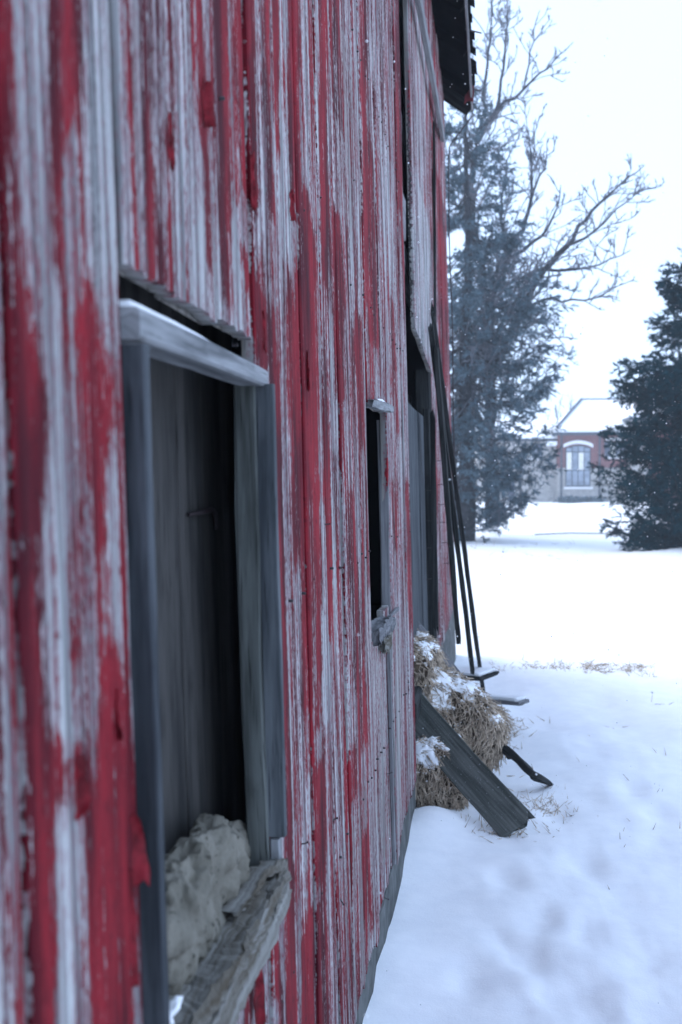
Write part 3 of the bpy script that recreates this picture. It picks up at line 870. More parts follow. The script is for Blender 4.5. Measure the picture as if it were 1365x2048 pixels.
def roof():
    y0, y1 = BARN_Y0 - .4, BARN_Y1 + .12
    ex, ez = .175, EAVE_Z - .06
    rx, rz = -BW / 2, EAVE_Z + 2.75
    bx_, bz = -BW - .3, EAVE_Z - .06
    t = .03
    r = MB()
    for (ax, az, bx2, bz2) in [(ex, ez, rx, rz), (bx_, bz, rx, rz)]:
        v = []
        for y in (y0, y1):
            v += [(ax, y, az), (bx2, y, bz2), (bx2, y, bz2 + t), (ax, y, az + t)]
        r.add(v, [(0, 1, 2, 3), (7, 6, 5, 4), (0, 4, 5, 1), (1, 5, 6, 2), (2, 6, 7, 3), (3, 7, 4, 0)])
    ro = r.build('roof', M_ROOF, barn)
    # ragged shingle courses at the eave
    sh = MB()
    y = y0
    k = 0
    while y < y1 - .02:
        wd = float(rng.uniform(.09, .16)); j = float(rng.uniform(-.03, .045))
        dx, dz = unit((rx - ex, 0, rz - ez))[[0, 2]]
        a = np.array([ex + .025 + j, 0, ez + t + .004 - j * .6])
        b = a + np.array([dx, 0, dz]) * .5
        up = np.array([-dz * -1, 0, -dx * -1]) * .012
        v = []
        for yy in (y, min(y + wd, y1)):
            for p_ in (a, b, b + np.array([0, 0, .012]), a + np.array([0, 0, .012])):
                v.append((p_[0], yy, p_[2]))
        sh.add(v, [(0, 1, 2, 3), (7, 6, 5, 4), (0, 4, 5, 1), (1, 5, 6, 2), (2, 6, 7, 3), (3, 7, 4, 0)])
        y += wd + .006
    sh.build('shingles', M_SHINGLE, ro)
    mb = MB()
    v = []
    dx, dz = unit((rx - ex, 0, rz - ez))[[0, 2]]
    for yy in (y0, y1):
        for d, h in ((.55, t + .02), (5.0, t + .02), (5.0, t + .10), (.55, t + .07)):
            v.append((ex + dx * d, yy, ez + dz * d + h))
    mb.add(v, [(0, 1, 2, 3), (7, 6, 5, 4), (0, 4, 5, 1), (1, 5, 6, 2), (2, 6, 7, 3), (3, 7, 4, 0)])
    mb.build('roof_snow', M_SNOW, ro)
    # fascia strip under the edge and rafter ends
    plank('fascia', [(ex - .012, y0, ez - .02), (ex - .012, 5.2, ez - .03), (ex - .006, y1, ez - .035)], .055, .018, Zd, M_GREYWOOD, ro, seed=70)
    for i in range(14):
        yy = BARN_Y0 + .4 + i * .8
        if yy < BARN_Y1:
            plank('rafter', [(ex - .03, yy, ez - .045), (ex - 1.4, yy, ez - .045 + 1.4 * dz / -dx)], .05, .08, Yd, M_ROOF, ro, seed=72 + i, seg=6)
    plank('barge_board', [(ex - .02, y1 - .02, ez - .06), (rx, y1 - .02, rz - .06)], .13, .02, Zd, M_DARKWOOD, ro, seed=90, seg=20)
    for yy in (9.3, 8.1, 7.4):
        v, q = tube_arrays([(ex - .03, yy, ez + .01), (ex + .10, yy + .02, ez - .02)], [.006, .006], 5)
        mesh_obj('nail', v, q, M_NAIL, ro)
roof()
# loose trim under the eave
loose = plank('loose_strip', [W(826, -60, .05), W(838, 0, .05), W(866, 160, .05), W(886, 275, .03)], .07, .03, Zd, M_GREYWOOD, None, seed=96, jag1=.05)
tag(loose, 'thin grey strip hanging loose slantwise under the barn eave', 'wood strip')

# ------------------------------------------------------------------ battens leaning against the doorway
def leaning(name, label, p0, p1, w, t, seed, nails=0, mat=M_DARKWOOD, group='dark battens leaning at the doorway', mid=None, wdir=Yd, cat='batten'):
    root = plank(name, [p0] + ([mid] if mid is not None else []) + [p1], w, t, wdir, mat, None, seed=seed, jag0=.06, jag1=.05, rough=.005)
    tag(root, label, cat, group)
    for i in range(nails):
        k = .35 + .5 * (i + .3 * random.random()) / max(1, nails)
        c = p0 * (1 - k) + p1 * k
        e = c + np.array([-.055, -.01, .012 * (random.random() - .5)])
        v, q = tube_arrays([c, e], [.0022, .0016], 5)
        mesh_obj('nail', v, q, M_NAIL, root)
    return root
b0 = G(968, 1392, .0)
leaning('batten', 'longest dark batten leaning from the doorway head to the snow', W(866, 625, .03), b0, .05, .03, 1)
leaning('batten', 'dark batten ending just above the flat board in the snow', W(863, 660, .05), P(946, 1342, 6.85), .045, .03, 2)
leaning('batten', 'black batten with nails hanging free above the snow at the doorway', W(871, 690, .07), P(917, 1280, 6.6), .075, .03, 3, 7)
leaning('batten', 'dark batten standing inside the doorway edge behind the nailed one', W(866, 830, .03), W(872, 1262, .03), .04, .03, 4, 4)
leaning('batten', 'thin dark batten fixed along the seam right of the doorway', W(868, 250, .012), W(871, 720, .02), .03, .02, 5)
leaning('lath', 'grey lath slanting across the top of the hay', P(836, 1248, 5.6), P(922, 1356, 5.75), .035, .02, 6, mat=M_GREYWOOD, group=None, wdir=Zd, cat='lath')

def snowy(name, label, p0, p1, w, t, seed, mat, wdir, cat='board', snow=True):
    o = plank(name, [p0, p1], w, t, wdir, mat, None, seed=seed, jag0=.01, jag1=.01)
    tag(o, label, cat)
    if snow:
        v, f, ww = plank_geo([p0 + np.array([0, 0, t * .5 + .010]) + (p1 - p0) * .03, p1 + np.array([0, 0, t * .5 + .010]) - (p1 - p0) * .05], w * .86, .022, wdir, seed=seed + 1, rough=.006)
        mesh_obj('snow_cap', v, f, M_SNOW, o)
    return o
snowy('flat_board', 'snow topped board sticking out level beyond the hay', P(948, 1396, 6.75), P(1049, 1405, 6.45), .10, .022, 61, M_GREYWOOD, Yd)
snowy('flat_board', 'snow covered board lying behind the battens by the barn corner', P(895, 1346, 7.5), P(980, 1352, 7.3), .24, .03, 62, M_DARKWOOD, Yd)
p0 = P(962, 1398, 6.6); p1 = G(1002, 1446, .02)
snowy('prop_stick', 'short dark stick slanting into the snow below the flat board', p0, p1, .035, .03, 63, M_DARKWOOD, Zd, 'stick', False)
snowy('prop_stick', 'small dark board end lying in the snow by the slanting stick', G(960, 1446, .015), G(1003, 1446, .02), .06, .03, 64, M_DARKWOOD, Yd, 'stick', False)

# the broad plank that leans out of the hay
pe = G(1036, 1655, .05)
pl = plank('leaning_plank', [P(790, 1372, 5.05), P(845, 1440, 4.9), P(945, 1556, 4.6), pe], .165, .035, (.64, .16, .55), M_PLANK, None, seed=77, jag1=.035, rough=.003, seg=60)
tag(pl, 'broad mossy dark plank leaning out of the hay into the snow', 'plank')
# a twisted stick behind it
st = plank('twisted_stick', [P(960, 1452, 5.3), P(985, 1482, 5.2), P(1030, 1512, 5.1), P(1068, 1552, 5.0), G(1108, 1571, .012)], .045, .03, Zd, M_DARKWOOD, None, seed=78, twist=2.0, jag1=.05, taper=lambda t: .8 + .4 * math.sin(math.pi * min(1, t * 1.05)) - .5 * max(0, t - .85) / .15)
tag(st, 'twisted dark stick lying in the snow behind the broad plank', 'stick')
st = plank('thin_stick', [P(972, 1455, 5.5), P(1002, 1490, 5.35), P(1020, 1512, 5.25)], .04, .022, Zd, M_DARKWOOD, None, seed=79)
tag(st, 'short straight stick touching the top of the twisted stick', 'stick')

# ------------------------------------------------------------------ hay bales
def bale(label, center, half, rot, seed, n_straw, snow_amt, straw_len=.085):
    root = empty('hay_bale', (center[0], center[1], center[2] - half[2]), label, 'hay bale', 'hay bales at the doorway')
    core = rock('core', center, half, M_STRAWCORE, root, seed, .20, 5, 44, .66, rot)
    me = core.data
    me.calc_loop_triangles()
    nv = len(me.vertices)
    co = np.zeros(nv * 3); me.vertices.foreach_get('co', co); co = co.reshape(-1, 3)
    no = np.zeros(nv * 3); me.vertices.foreach_get('normal', no); no = no.reshape(-1, 3)
    pol = np.array([p.vertices[:] for p in me.polygons])
    area = np.array([p.area for p in me.polygons])
    r = np.random.default_rng(seed)
    pick = r.choice(len(pol), n_straw, p=area / area.sum())
    wts = r.dirichlet(np.ones(4), n_straw)
    base = (co[pol[pick]] * wts[..., None]).sum(1)
    nrm = (no[pol[pick]] * wts[..., None]).sum(1)
    nrm /= np.linalg.norm(nrm, axis=1)[:, None] + 1e-9
    clump = np.stack([fbm(base * 14 + seed, 2), fbm(base * 14 + 30 + seed, 2), fbm(base * 14 + 60 + seed, 2)], -1)
    d = np.array([.12, -.05, -1.0]) + clump * .8 + r.normal(0, .62, (n_straw, 3))
    d -= nrm * (d * nrm).sum(1)[:, None]
    d /= np.linalg.norm(d, axis=1)[:, None] + 1e-9
    d = d + nrm * r.uniform(.02, .75, n_straw)[:, None]
    d /= np.linalg.norm(d, axis=1)[:, None]
    L = r.uniform(.3, 1.5, n_straw) * straw_len
    side = np.cross(d, nrm + r.normal(0, .3, (n_straw, 3))); side /= np.linalg.norm(side, axis=1)[:, None] + 1e-9
    wd = r.uniform(.0014, .003, n_straw)
    p0 = base + nrm * r.uniform(-.006, .012, n_straw)[:, None] - d * (L * .4)[:, None]
    p2 = p0 + d * L[:, None] + np.array([0, 0, -1]) * (L * .12)[:, None]
    p1 = (p0 + p2) / 2 + nrm * (L * r.uniform(-.02, .10, n_straw))[:, None]
    th = np.cross(d, side)
    V = []
    for p_, k in ((p0, 1.0), (p1, 1.0), (p2, .5)):
        V += [p_ + side * (wd * k)[:, None], p_ - side * (wd * k)[:, None] * .6 + th * (wd * k)[:, None], p_ - side * (wd * k)[:, None] * .6 - th * (wd * k)[:, None]]
    V = np.stack(V, 1)
    q = []
    for a in (0, 3):
        for k in range(3):
            q.append((a + k, a + (k + 1) % 3, a + 3 + (k + 1) % 3, a + 3 + k))
    Q = (np.arange(n_straw)[:, None, None] * 9 + np.array(q)[None]).reshape(-1, 4)
    so = mesh_obj('straw', V.reshape(-1, 3), Q, M_STRAW, root, False)
    so['kind'] = 'stuff'
    up = np.where((nrm[:, 2] > .15))[0]
    up = up[r.random(len(up)) < .30]
    if len(up):
        c = base[up] + nrm[up] * r.uniform(.002, .016, len(up))[:, None]
        R_ = r.uniform(.002, .0065, len(up))
        o6 = np.array([(1, 0, 0), (-1, 0, 0), (0, 1, 0), (0, -1, 0), (0, 0, .6), (0, 0, -.6)], float)
        tri = np.array([(0, 2, 4), (2, 1, 4), (1, 3, 4), (3, 0, 4), (2, 0, 5), (1, 2, 5), (3, 1, 5), (0, 3, 5)])
        Vd = (c[:, None] + o6[None] * R_[:, None, None] * r.uniform(.5, 1.5, (len(up), 1, 3))).reshape(-1, 3)
        sd_ = mesh_obj('snow_dust', Vd, (np.arange(len(up))[:, None, None] * 6 + tri[None]).reshape(-1, 3), M_SNOW, root, True)
        sd_['kind'] = 'stuff'
    # snow lying in the hollows of the upper side
    fn = no[pol].mean(1); fc = co[pol].mean(1)
    keep = (fn[:, 2] > .25) & (fbm(fc * 11 + seed * 3, 4) + .5 * (fn[:, 2] - .6) > .5 - snow_amt)
    if keep.sum() > 5:
        pk = pol[keep]
        used, inv = np.unique(pk, return_inverse=True)
        lift = .012 + .010 * fbm(co[used] * 30, 3)
        cnt = np.bincount(inv.ravel(), minlength=len(used))
        lift = np.where(cnt < 4, -.002, lift)
        sv = co[used] + no[used] * lift[:, None]
        mesh_obj('snow_cap', sv, inv.reshape(-1, 4), M_SNOW, root, True)
    return root
bale('large hay bale slumped in the doorway behind the broad plank', (.035, 5.25, .225), (.36, .27, .29), (0, .38, 0), 4, 9000, .42)
bale('small snowy hay bale at the wall foot in front of the plank', (.085, 4.85, .045), (.15, .17, .20), (0, .15, .1), 9, 4000, .62, .075)
bale('loose hay heaped inside the doorway above the large bale', (-.10, 5.30, .52), (.17, .30, .14), (0, .2, 0), 13, 2600, .30)

# ------------------------------------------------------------------ trees
def needle_blades(A, B, side_w, n_per, length, width, r):
    """needle sprays along twigs from A to B: thin blades leaning forward around each twig"""
    n = len(A)
    ax = B - A
    L = np.linalg.norm(ax, axis=1, keepdims=True) + 1e-9
    ax = ax / L
    t = r.uniform(0.0, 1.05, (n, n_per, 1))
    base = A[:, None] + (B - A)[:, None] * t
    rnd = r.normal(0, 1, (n, n_per, 3))
    rnd -= ax[:, None] * (rnd * ax[:, None]).sum(-1, keepdims=True)
    rnd /= np.linalg.norm(rnd, axis=-1, keepdims=True) + 1e-9
    d = ax[:, None] * r.uniform(.5, 1.0, (n, n_per, 1)) + rnd * r.uniform(.35, .9, (n, n_per, 1))
    d /= np.linalg.norm(d, axis=-1, keepdims=True)
    ln = length * r.uniform(.6, 1.3, (n, n_per, 1))
    sd = np.cross(d, rnd + r.normal(0, .5, (n, n_per, 3)))
    sd /= np.linalg.norm(sd, axis=-1, keepdims=True) + 1e-9
    w = width * r.uniform(.6, 1.2, (n, n_per, 1))
    V = np.stack([base - sd * w * .5, base + sd * w * .5, base + d * ln * .55 + sd * w * .6, base + d * ln, base + d * ln * .55 - sd * w * .6], 2)
    m = n * n_per
    F = np.arange(m)[:, None] * 5 + np.arange(5)[None]
    return V.reshape(-1, 3), F

def spruce(label, base, height, prof, seed, mat, n_whorl, per, twigs, n_per, blade, droop, skirt=.25, clear=None, group=None):
    r = np.random.default_rng(seed)
    root = empty('spruce_tree', base, label, 'spruce', group)
    zz = np.linspace(0, height * .97, 14)
    v, q = tube_arrays(np.stack([base[0] + .05 * np.sin(zz), base[1] + 0 * zz, base[2] + zz - .3], 1), .16 * (height / 8) * (1 - zz / height) + .012, 8)
    mesh_obj('trunk', v, q, M_BARK, root)
    limbs = Arr()
    TA, TB = [], []
    for i in range(n_whorl):
        for k in range(per):
            z = skirt + (height - skirt - .15) * (i + r.uniform(-.16, .16)) / n_whorl
            az = r.uniform(0, 2 * math.pi)
            L = prof(z / height) * r.uniform(.55, 1.18)
            if L < .08: continue
            dirh = np.array([math.sin(az), math.cos(az), 0])
            n = 9
            t = np.linspace(0, 1, n)
            dz = L * (-droop * t * (1.25 - t) * 1.6 + .22 * t ** 3)
            path = np.array(base) + np.array([0, 0, z]) + dirh * (L * t)[:, None] + np.stack([0 * t, 0 * t, dz], 1) + np.cumsum(r.normal(0, .012 * L, (n, 3)), 0)
            path[0] = np.array(base) + [0, 0, z]
            path[:, 2] = np.maximum(path[:, 2], base[2] + .12)
            v, q = tube_arrays(path, np.linspace(.022, .004, n) * (L / 2.2 + .3), 4)
            limbs.add(v, q)
            perp = np.cross(dirh, [0, 0, 1])
            nt = max(5, int(twigs * L / 2))
            tt = r.uniform(.22, 1.0, nt)
            for a in tt:
                p0 = np.array([np.interp(a, t, path[:, c]) for c in range(3)])
                sgn = r.choice([-1, 1])
                ln = L * (.16 + .26 * (1 - a)) * r.uniform(.5, 1.2) + .08
                d = unit(dirh * r.uniform(.45, 1.0) + perp * sgn * r.uniform(.25, 1.0) + np.array([0, 0, r.uniform(-.45, .30)]))
                p1 = p0 + d * ln
                TA.append(p0); TB.append(p1)
                if ln > .28:
                    for _ in range(3):
                        u = r.uniform(.25, .95)
                        d2 = unit(d + r.normal(0, .55, 3))
                        TA.append(p0 + d * ln * u); TB.append(p0 + d * ln * u + d2 * ln * .45)
            TA.append(path[-3]); TB.append(path[-1] + (path[-1] - path[-2]) * .3)
    TA, TB = np.array(TA), np.array(TB)
    if clear is not None:
        keep = clear(TA)
        TA, TB = TA[keep], TB[keep]
    for a, b in zip(TA, TB):
        pass
    limbs.build('limbs', M_BARK, root)
    v, F = needle_blades(TA, TB, None, n_per, blade[0], blade[1], r)
    mesh_obj('crown', v, F, mat, root, False)
    return root

spb = G(1440, 1108)
spb[2] = ground_z(spb[1]) + .1
def prof_right(h):
    return np.interp(h, [0, .05, .15, .3, .5, .7, .9, 1], [1.3, 2.15, 2.35, 2.1, 1.8, 1.3, .6, .1]) 
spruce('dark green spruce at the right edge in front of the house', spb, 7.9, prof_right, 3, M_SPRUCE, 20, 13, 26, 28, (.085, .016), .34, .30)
spl = P(932, 1050, 27.0); spl[2] = -.15
def prof_left(h):
    return np.interp(h, [0, .06, .2, .35, .55, .75, .9, 1], [.5, 1.4, 2.1, 2.45, 2.0, 1.25, .75, .15])
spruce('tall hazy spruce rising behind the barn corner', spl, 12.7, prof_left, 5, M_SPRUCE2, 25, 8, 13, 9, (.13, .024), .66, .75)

def bare_tree(label, limbs, seed, mat, r0, levels, dens, spread, up, base, bark=M_BARK, group=None):
    """limbs: polylines with a thickness, each grown with finer branches"""
    r = np.random.default_rng(seed)
    root = empty('bare_tree', base, label, 'tree', group)
    trunk = Arr(); crown = Arr()
    def grow(path, rad, level):
        path = np.asarray(path)
        d = np.r_[0, np.cumsum(np.linalg.norm(np.diff(path, axis=0), axis=1))]
        L = d[-1]
        if level >= levels or L < .12: return
        nb = max(2, int(dens[level] * L))
        for _ in range(nb):
            t = r.uniform(.22, .98)
            p = np.array([np.interp(t * L, d, path[:, c]) for c in range(3)])
            i = min(len(path) - 2, int(np.searchsorted(d, t * L)) - 1)
            tan = unit(path[i + 1] - path[i])
            dr = unit(tan * r.uniform(.6, 1.1) + unit(r.normal(0, 1, 3)) * spread + np.array([0, 0, up]))
            ln = L * r.uniform(.22, .5) * (1.15 - .6 * t)
            n = 6
            pts = [p]
            for k in range(n):
                dr = unit(dr + r.normal(0, .20, 3) + np.array([0, 0, up * .12]))
                pts.append(pts[-1] + dr * ln / n)
            rr = max(.015, rad * (1 - .6 * t) * .5)
            v, q = tube_arrays(pts, np.linspace(rr, max(.011, rr * .45), n + 1), 4 if level == 0 else 3)
            crown.add(v, q)
            grow(pts, rr, level + 1)
    for path, ra, rb in limbs:
        path = np.asarray(path, float)
        dd = np.r_[0, np.cumsum(np.linalg.norm(np.diff(path, axis=0), axis=1))]
        m = max(6, int(dd[-1] / .3))
        tt = np.linspace(0, dd[-1], m + 1)
        pts = np.stack([np.interp(tt, dd, path[:, c]) for c in range(3)], 1)
        for _ in range(3):
            pts[1:-1] = (pts[:-2] + 2 * pts[1:-1] + pts[2:]) / 4
        pts[1:-1] += r.normal(0, .035, (m - 1, 3))
        v, q = tube_arrays(pts, np.linspace(ra, rb, m + 1), 7)
        trunk.add(v, q)
        grow(pts, (ra + rb) * .5, 0)
    trunk.build('trunk', bark, root)
    crown.build('crown', mat, root)
    return root
D1 = 30.0
def Q(*pts, d=D1, dd=0.0):
    return [P(x, y, d + dd * i / max(1, len(pts) - 1)) for i, (x, y) in enumerate(pts)]
limbs = [
    (Q((985, 1050), (982, 850), (978, 700), (975, 600), (1011, 520)), .22, .13),
    (Q((982, 760), (1030, 650), (1059, 593), (1092, 527), (1136, 491), dd=-1), .15, .08),
    (Q((1136, 491), (1158, 454), (1217, 385), (1290, 330), dd=-1), .07, .012),
    (Q((1136, 491), (1180, 470), (1230, 425), (1290, 372), dd=1.5), .05, .01),
    (Q((1011, 520), (1026, 480), (1044, 472), (1065, 388), (1068, 315), (1050, 250), dd=1), .09, .012),
    (Q((1065, 388), (1085, 345), (1110, 280), dd=.5), .04, .01),
    (Q((1011, 520), (1060, 500), (1092, 465), (1114, 432), (1122, 370), dd=-.5), .07, .012),
    (Q((1040, 560), (1059, 542), (1158, 538), (1209, 527), (1262, 500), dd=-1), .06, .01),
    (Q((1050, 610), (1070, 597), (1147, 604), (1198, 597), (1250, 567), dd=-1.5), .05, .01),
    (Q((1000, 610), (1037, 630), (1092, 648), (1130, 690), dd=-1), .05, .01),
    (Q((975, 600), (950, 480), (940, 360), (960, 260), (993, 220), dd=1), .13, .075),
    (Q((993, 220), (1048, 176), (1085, 147), (1147, 84), dd=-.5), .055, .01),
    (Q((993, 220), (1010, 120), (1015, 40), (1020, -40), dd=.5), .05, .012),
    (Q((960, 260), (971, 190), (975, 121), (985, 40), (990, -50), dd=0), .06, .012),
    (Q((1048, 176), (1062, 110), (1080, 20), dd=0), .03, .01),
    (Q((1011, 520), (1000, 420), (1010, 330), (1040, 270), dd=1), .06, .01),
    (Q((950, 480), (930, 380), (910, 300), dd=0), .06, .01),
]
bare_tree('large bare deciduous tree with wide limbs behind the barn', limbs, 11, M_TWIG, .2, 4, (3.4, 4.2, 4.5, 4), .8, .35, (P(985, 1050, D1)[0], D1, -.1))
limbs2 = []
r_ = np.random.default_rng(21)
for k in range(11):
    x0 = 905 + r_.uniform(-25, 25)
    x1 = 905 + r_.uniform(20, 190); y1 = r_.uniform(330, 740)
    xm = x0 + (x1 - x0) * .35; ym = 1000 + (y1 - 1000) * .6
    limbs2.append((Q((x0 * .3 + 915 * .7, 1040), (xm, ym), (x1, y1), d=28.5, dd=r_.uniform(-3.5, 1.5)), .06, .012))
bare_tree('dense grey tangle of bare twigs right behind the barn corner', limbs2, 23, M_TWIG, .1, 3, (1.6, 2.6, 3.2), 1.25, .05, (P(915, 1040, 28.5)[0], 28.5, -.1), M_TWIG)
for x, dpt, lab in ((1040, 52, 'thin young tree trunk left of the house, tallest of the pair'), (1007, 50, 'thin young tree trunk beside the hazy spruce, nearer the barn')):
    b = P(x, 1020, dpt); b[2] = -.05
    bare_tree(lab, [([b, b + [.05, 0, 1.5], b + [-.1, 0, 3.0]], .13, .05)], int(x), M_TWIG, .1, 3, (3.0, 3.0, 3.0), .8, .5, b)
b = P(1118, 850, 95); b[2] = 0
bare_tree('faint bare tree far behind the house roof', [([b, b + [0, 0, 5], b + [-.3, 0, 8.5]], .18, .06), ([b + np.array([.4, 0, 0]), b + [.6, 0, 5], b + [1.1, 0, 8.3]], .14, .04)], 77, M_TWIG, .1, 3, (1.5, 2.0, 2.0), .7, .5, b)

# ------------------------------------------------------------------ the house
HD = 71.0
hc = P(1105, 1003, HD); hc[2] = 0.0
house = empty('brick_house', hc, 'red brick and pale stone house with snowy hip roof', 'house')
house.rotation_euler = (0, 0, YAW * .35)
SCL = FPX / (HD * 1.0)
def hx(px): return (px - 1105) / SCL
def hz(py): return (1003 - py) / SCL
def brick_mat():
    t = NT('red_brick', .85, .15)
    tc = t.n('ShaderNodeTexCoord').outputs['Object']
    br = t.n('ShaderNodeTexBrick')
    sep = t.n('ShaderNodeSeparateXYZ'); t.l(tc, sep.inputs[0])
    cb = t.n('ShaderNodeCombineXYZ'); t.l(sep.outputs['X'], cb.inputs['X']); t.l(sep.outputs['Z'], cb.inputs['Y'])
    t.l(cb.outputs[0], br.inputs['Vector'])
    br.inputs['Scale'].default_value = 4.4
    br.inputs['Color1'].default_value = (.20, .055, .055, 1)
    br.inputs['Color2'].default_value = (.15, .042, .046, 1)
    br.inputs['Mortar'].default_value = (.30, .24, .22, 1)
    br.inputs['Mortar Size'].default_value = .012
    t.color(br.outputs['Color'])
    return t.m
M_BRICK = brick_mat()
M_STONE = plain('pale_stone', (.36, .34, .32), .9, .1, .16, 3, .01)
M_WHITE = plain('white_trim', (.75, .74, .73), .7, .2, .05)
M_DKFR = plain('dark_window_frame', (.04, .05, .07), .5, .4)
M_GLASS = plain('window_glass', (.22, .25, .30), .08, .6, .3, 1.2)
M_CURT = plain('pale_curtain', (.7, .68, .62), .8, .1, .1)
M_SHUT = plain('dark_shutter', (.06, .07, .10), .7, .2)
def hpart(name, mb_or_boxes, mat, parent=None):
    mb = MB()
    for a, b in mb_or_boxes: mb.box(a, b)
    o = mb.build(name, mat)
    o.parent = parent or house
    return o
def hpoly(name, v, f, mat, parent=None):
    mb = MB(); mb.add(v, f); o = mb.build(name, mat); o.parent = parent or house; return o
ZE = hz(873); ZB = hz(937)
X0, X1 = hx(1115), hx(1250)
XM = hx(1194)
hpart('stone_wall', [((X0, 0, -.2), (X1, 8, ZB))], M_STONE)
hpart('brick_wall', [((X0 + .02, .02, ZB), (X1 - .02, 7.9, ZE))], M_BRICK)
hpart('stone_wall', [((hx(960), .9, -.2), (X0, 7, hz(884)))], M_STONE)          # left wing
hpart('stone_wall', [((X1, -1.0, -.2), (hx(1282), 8, hz(846)))], M_STONE)         # right wing
hpart('brick_wall', [((hx(1282), -.6, -.2), (hx(1420), 8, hz(846)))], M_BRICK)
# roofs
def hip(name, x0, x1, y0, y1, ze, zr, rx0, rx1, ry):
    ov = .35
    v = [(x0 - ov, y0 - ov, ze), (x1 + ov, y0 - ov, ze), (x1 + ov, y1 + ov, ze), (x0 - ov, y1 + ov, ze), (rx0, ry, zr), (rx1, ry, zr),
         (x0 - ov, y0 - ov, ze - .16), (x1 + ov, y0 - ov, ze - .16), (x1 + ov, y1 + ov, ze - .16), (x0 - ov, y1 + ov, ze - .16)]
    f = [(0, 1, 5, 4), (1, 2, 5), (2, 3, 4, 5), (3, 0, 4), (6, 7, 1, 0), (7, 8, 2, 1), (8, 9, 3, 2), (9, 6, 0, 3), (9, 8, 7, 6)]
    rf = hpoly(name, v, f, M_DKFR)
    def lift(p, k): return (p[0], p[1], p[2] + k)
    sv = [(x0 - ov + .05, y0 - ov + .02, ze + .02), (x1 + ov - .05, y0 - ov + .02, ze + .02), (x1 + ov - .05, y1 + ov, ze + .02), (x0 - ov + .05, y1 + ov, ze + .02), (rx0 + .1, ry, zr + .02), (rx1 - .1, ry, zr + .02)]
    sv2 = [lift(p, .16) for p in sv]
    fs = [(6, 7, 11, 10), (7, 8, 11), (8, 9, 10, 11), (9, 6, 10), (0, 1, 7, 6), (1, 2, 8, 7), (2, 3, 9, 8), (3, 0, 6, 9)]
    hpoly('roof_snow', sv + sv2, fs, M_SNOW, rf)
    return rf
rf = hip('roof', X0, hx(1330), 0, 9, ZE + .16, hz(799), hx(1177), hx(1270), 4.5)
hpart('chimney', [((hx(1230), 4.4, hz(799)), (hx(1234), 4.7, hz(790)))], M_DKFR, rf)
def cap(a, b):
    a, b = np.array(a), np.array(b)
    v, f, w = plank_geo([a, b], .16, .10, (1, 0, 0), seg=4)
    o = mesh_obj('hip_cap', v, f, M_SHUT, None, False, {'wpos': ('FLOAT_VECTOR', w)})
    o.parent = rf
cap((X0 - .1, .25 - .35, ZE + .55), (hx(1177), 4.4, hz(799) + .22))
cap((hx(1330) + .1, -.1, ZE + .55), (hx(1270), 4.4, hz(799) + .22))
hpart('ridge_cap', [((hx(1177), 4.42, hz(799) + .19), (hx(1268), 4.58, hz(799) + .25))], M_SHUT, rf)
hip('roof', hx(960), X0 - .1, .9, 7, hz(884) + .16, hz(838), hx(980), hx(1128), 4)
hip('roof', X1 + .1, hx(1420), -1.0, 8, hz(846) + .16, hz(790), hx(1290), hx(1400), 3.5)
# small porch roof snow between the wings
hpart('porch_roof', [((hx(1094), .2, hz(893)), (X0 - .02, 1.0, hz(885)))], M_SNOW)
# gutters and downspouts
hpart('gutter', [((X0 - .4, -.48, ZE - .02), (hx(1194), -.36, ZE + .10))], M_DKFR)
hpart('gutter', [((hx(1194) + .02, -.50, ZE + .02), (X1 - .02, -.37, ZE + .12))], M_DKFR)
for px in (1122, 1195):
    hpart('downspout', [((hx(px) - .05, -.12, 0), (hx(px) + .05, -.02, ZE))], M_DKFR)
hpart('downspout', [((X1 - .14, -1.12, hz(915)), (X1 - .04, -1.02, hz(850)))], M_DKFR)
# the big arched window
def arched():
    xa, xb, z0, z1, za = hx(1130), hx(1178), hz(974), hz(899), hz(893)
    n = 12
    def arc(t): return z1 + (za - z1) * (1 - (2 * t - 1) ** 2)
    xs = [xa + (xb - xa) * i / n for i in range(n + 1)]
    fr = bpy.data.objects.new('window', None); COL.objects.link(fr); fr.parent = house
    v = [(x, -.03, z0) for x in xs] + [(x, -.03, arc(i / n)) for i, x in enumerate(xs)] + [(x, .05, z0) for x in xs] + [(x, .05, arc(i / n)) for i, x in enumerate(xs)]
    m = n + 1
    f = [(i, i + 1, m + i + 1, m + i) for i in range(n)] + [(m + i, m + i + 1, 3 * m + i + 1, 3 * m + i) for i in range(n)]
    hpoly('frame', v, f, M_DKFR, fr)
    # panes in a grid, each its own
    cols = 4
    rows = [z0 + .06, hz(942), hz(906)]
    for c in range(cols):
        a = xa + .07 + (xb - xa - .07) * c / cols; b = xa + (xb - xa - .07) * (c + 1) / cols
        for k in range(3):
            za_ = rows[k] + .04; zb_ = rows[k + 1] - .04 if k < 2 else arc((c + .5) / cols) - .07
            hpart('pane', [((a, -.07, za_), (b, -.035, zb_))], M_CURT if (k == 1 and c in (0, 2)) else M_GLASS, fr)
    # arch of white stone
    nn = 14
    v = []
    for i in range(nn + 1):
        t = i / nn
        x = xa - .15 + (xb - xa + .3) * t
        zz = z1 + .05 + (za - z1 + .05) * (1 - (2 * t - 1) ** 2)
        v += [(x, -.14, zz), (x, -.14, zz + .24), (x, .02, zz + .24), (x, .02, zz)]
    f = []
    for i in range(nn):
        for k in range(4): f.append((i * 4 + k, (i + 1) * 4 + k, (i + 1) * 4 + (k + 1) % 4, i * 4 + (k + 1) % 4))
    f += [(0, 1, 2, 3), tuple(nn * 4 + k for k in (3, 2, 1, 0))]
    hpoly('arch', v, f, M_WHITE, fr)
    hpart('sill', [((xa - .1, -.16, z0 - .16), (xb + .15, .02, z0))], M_WHITE, fr)
arched()
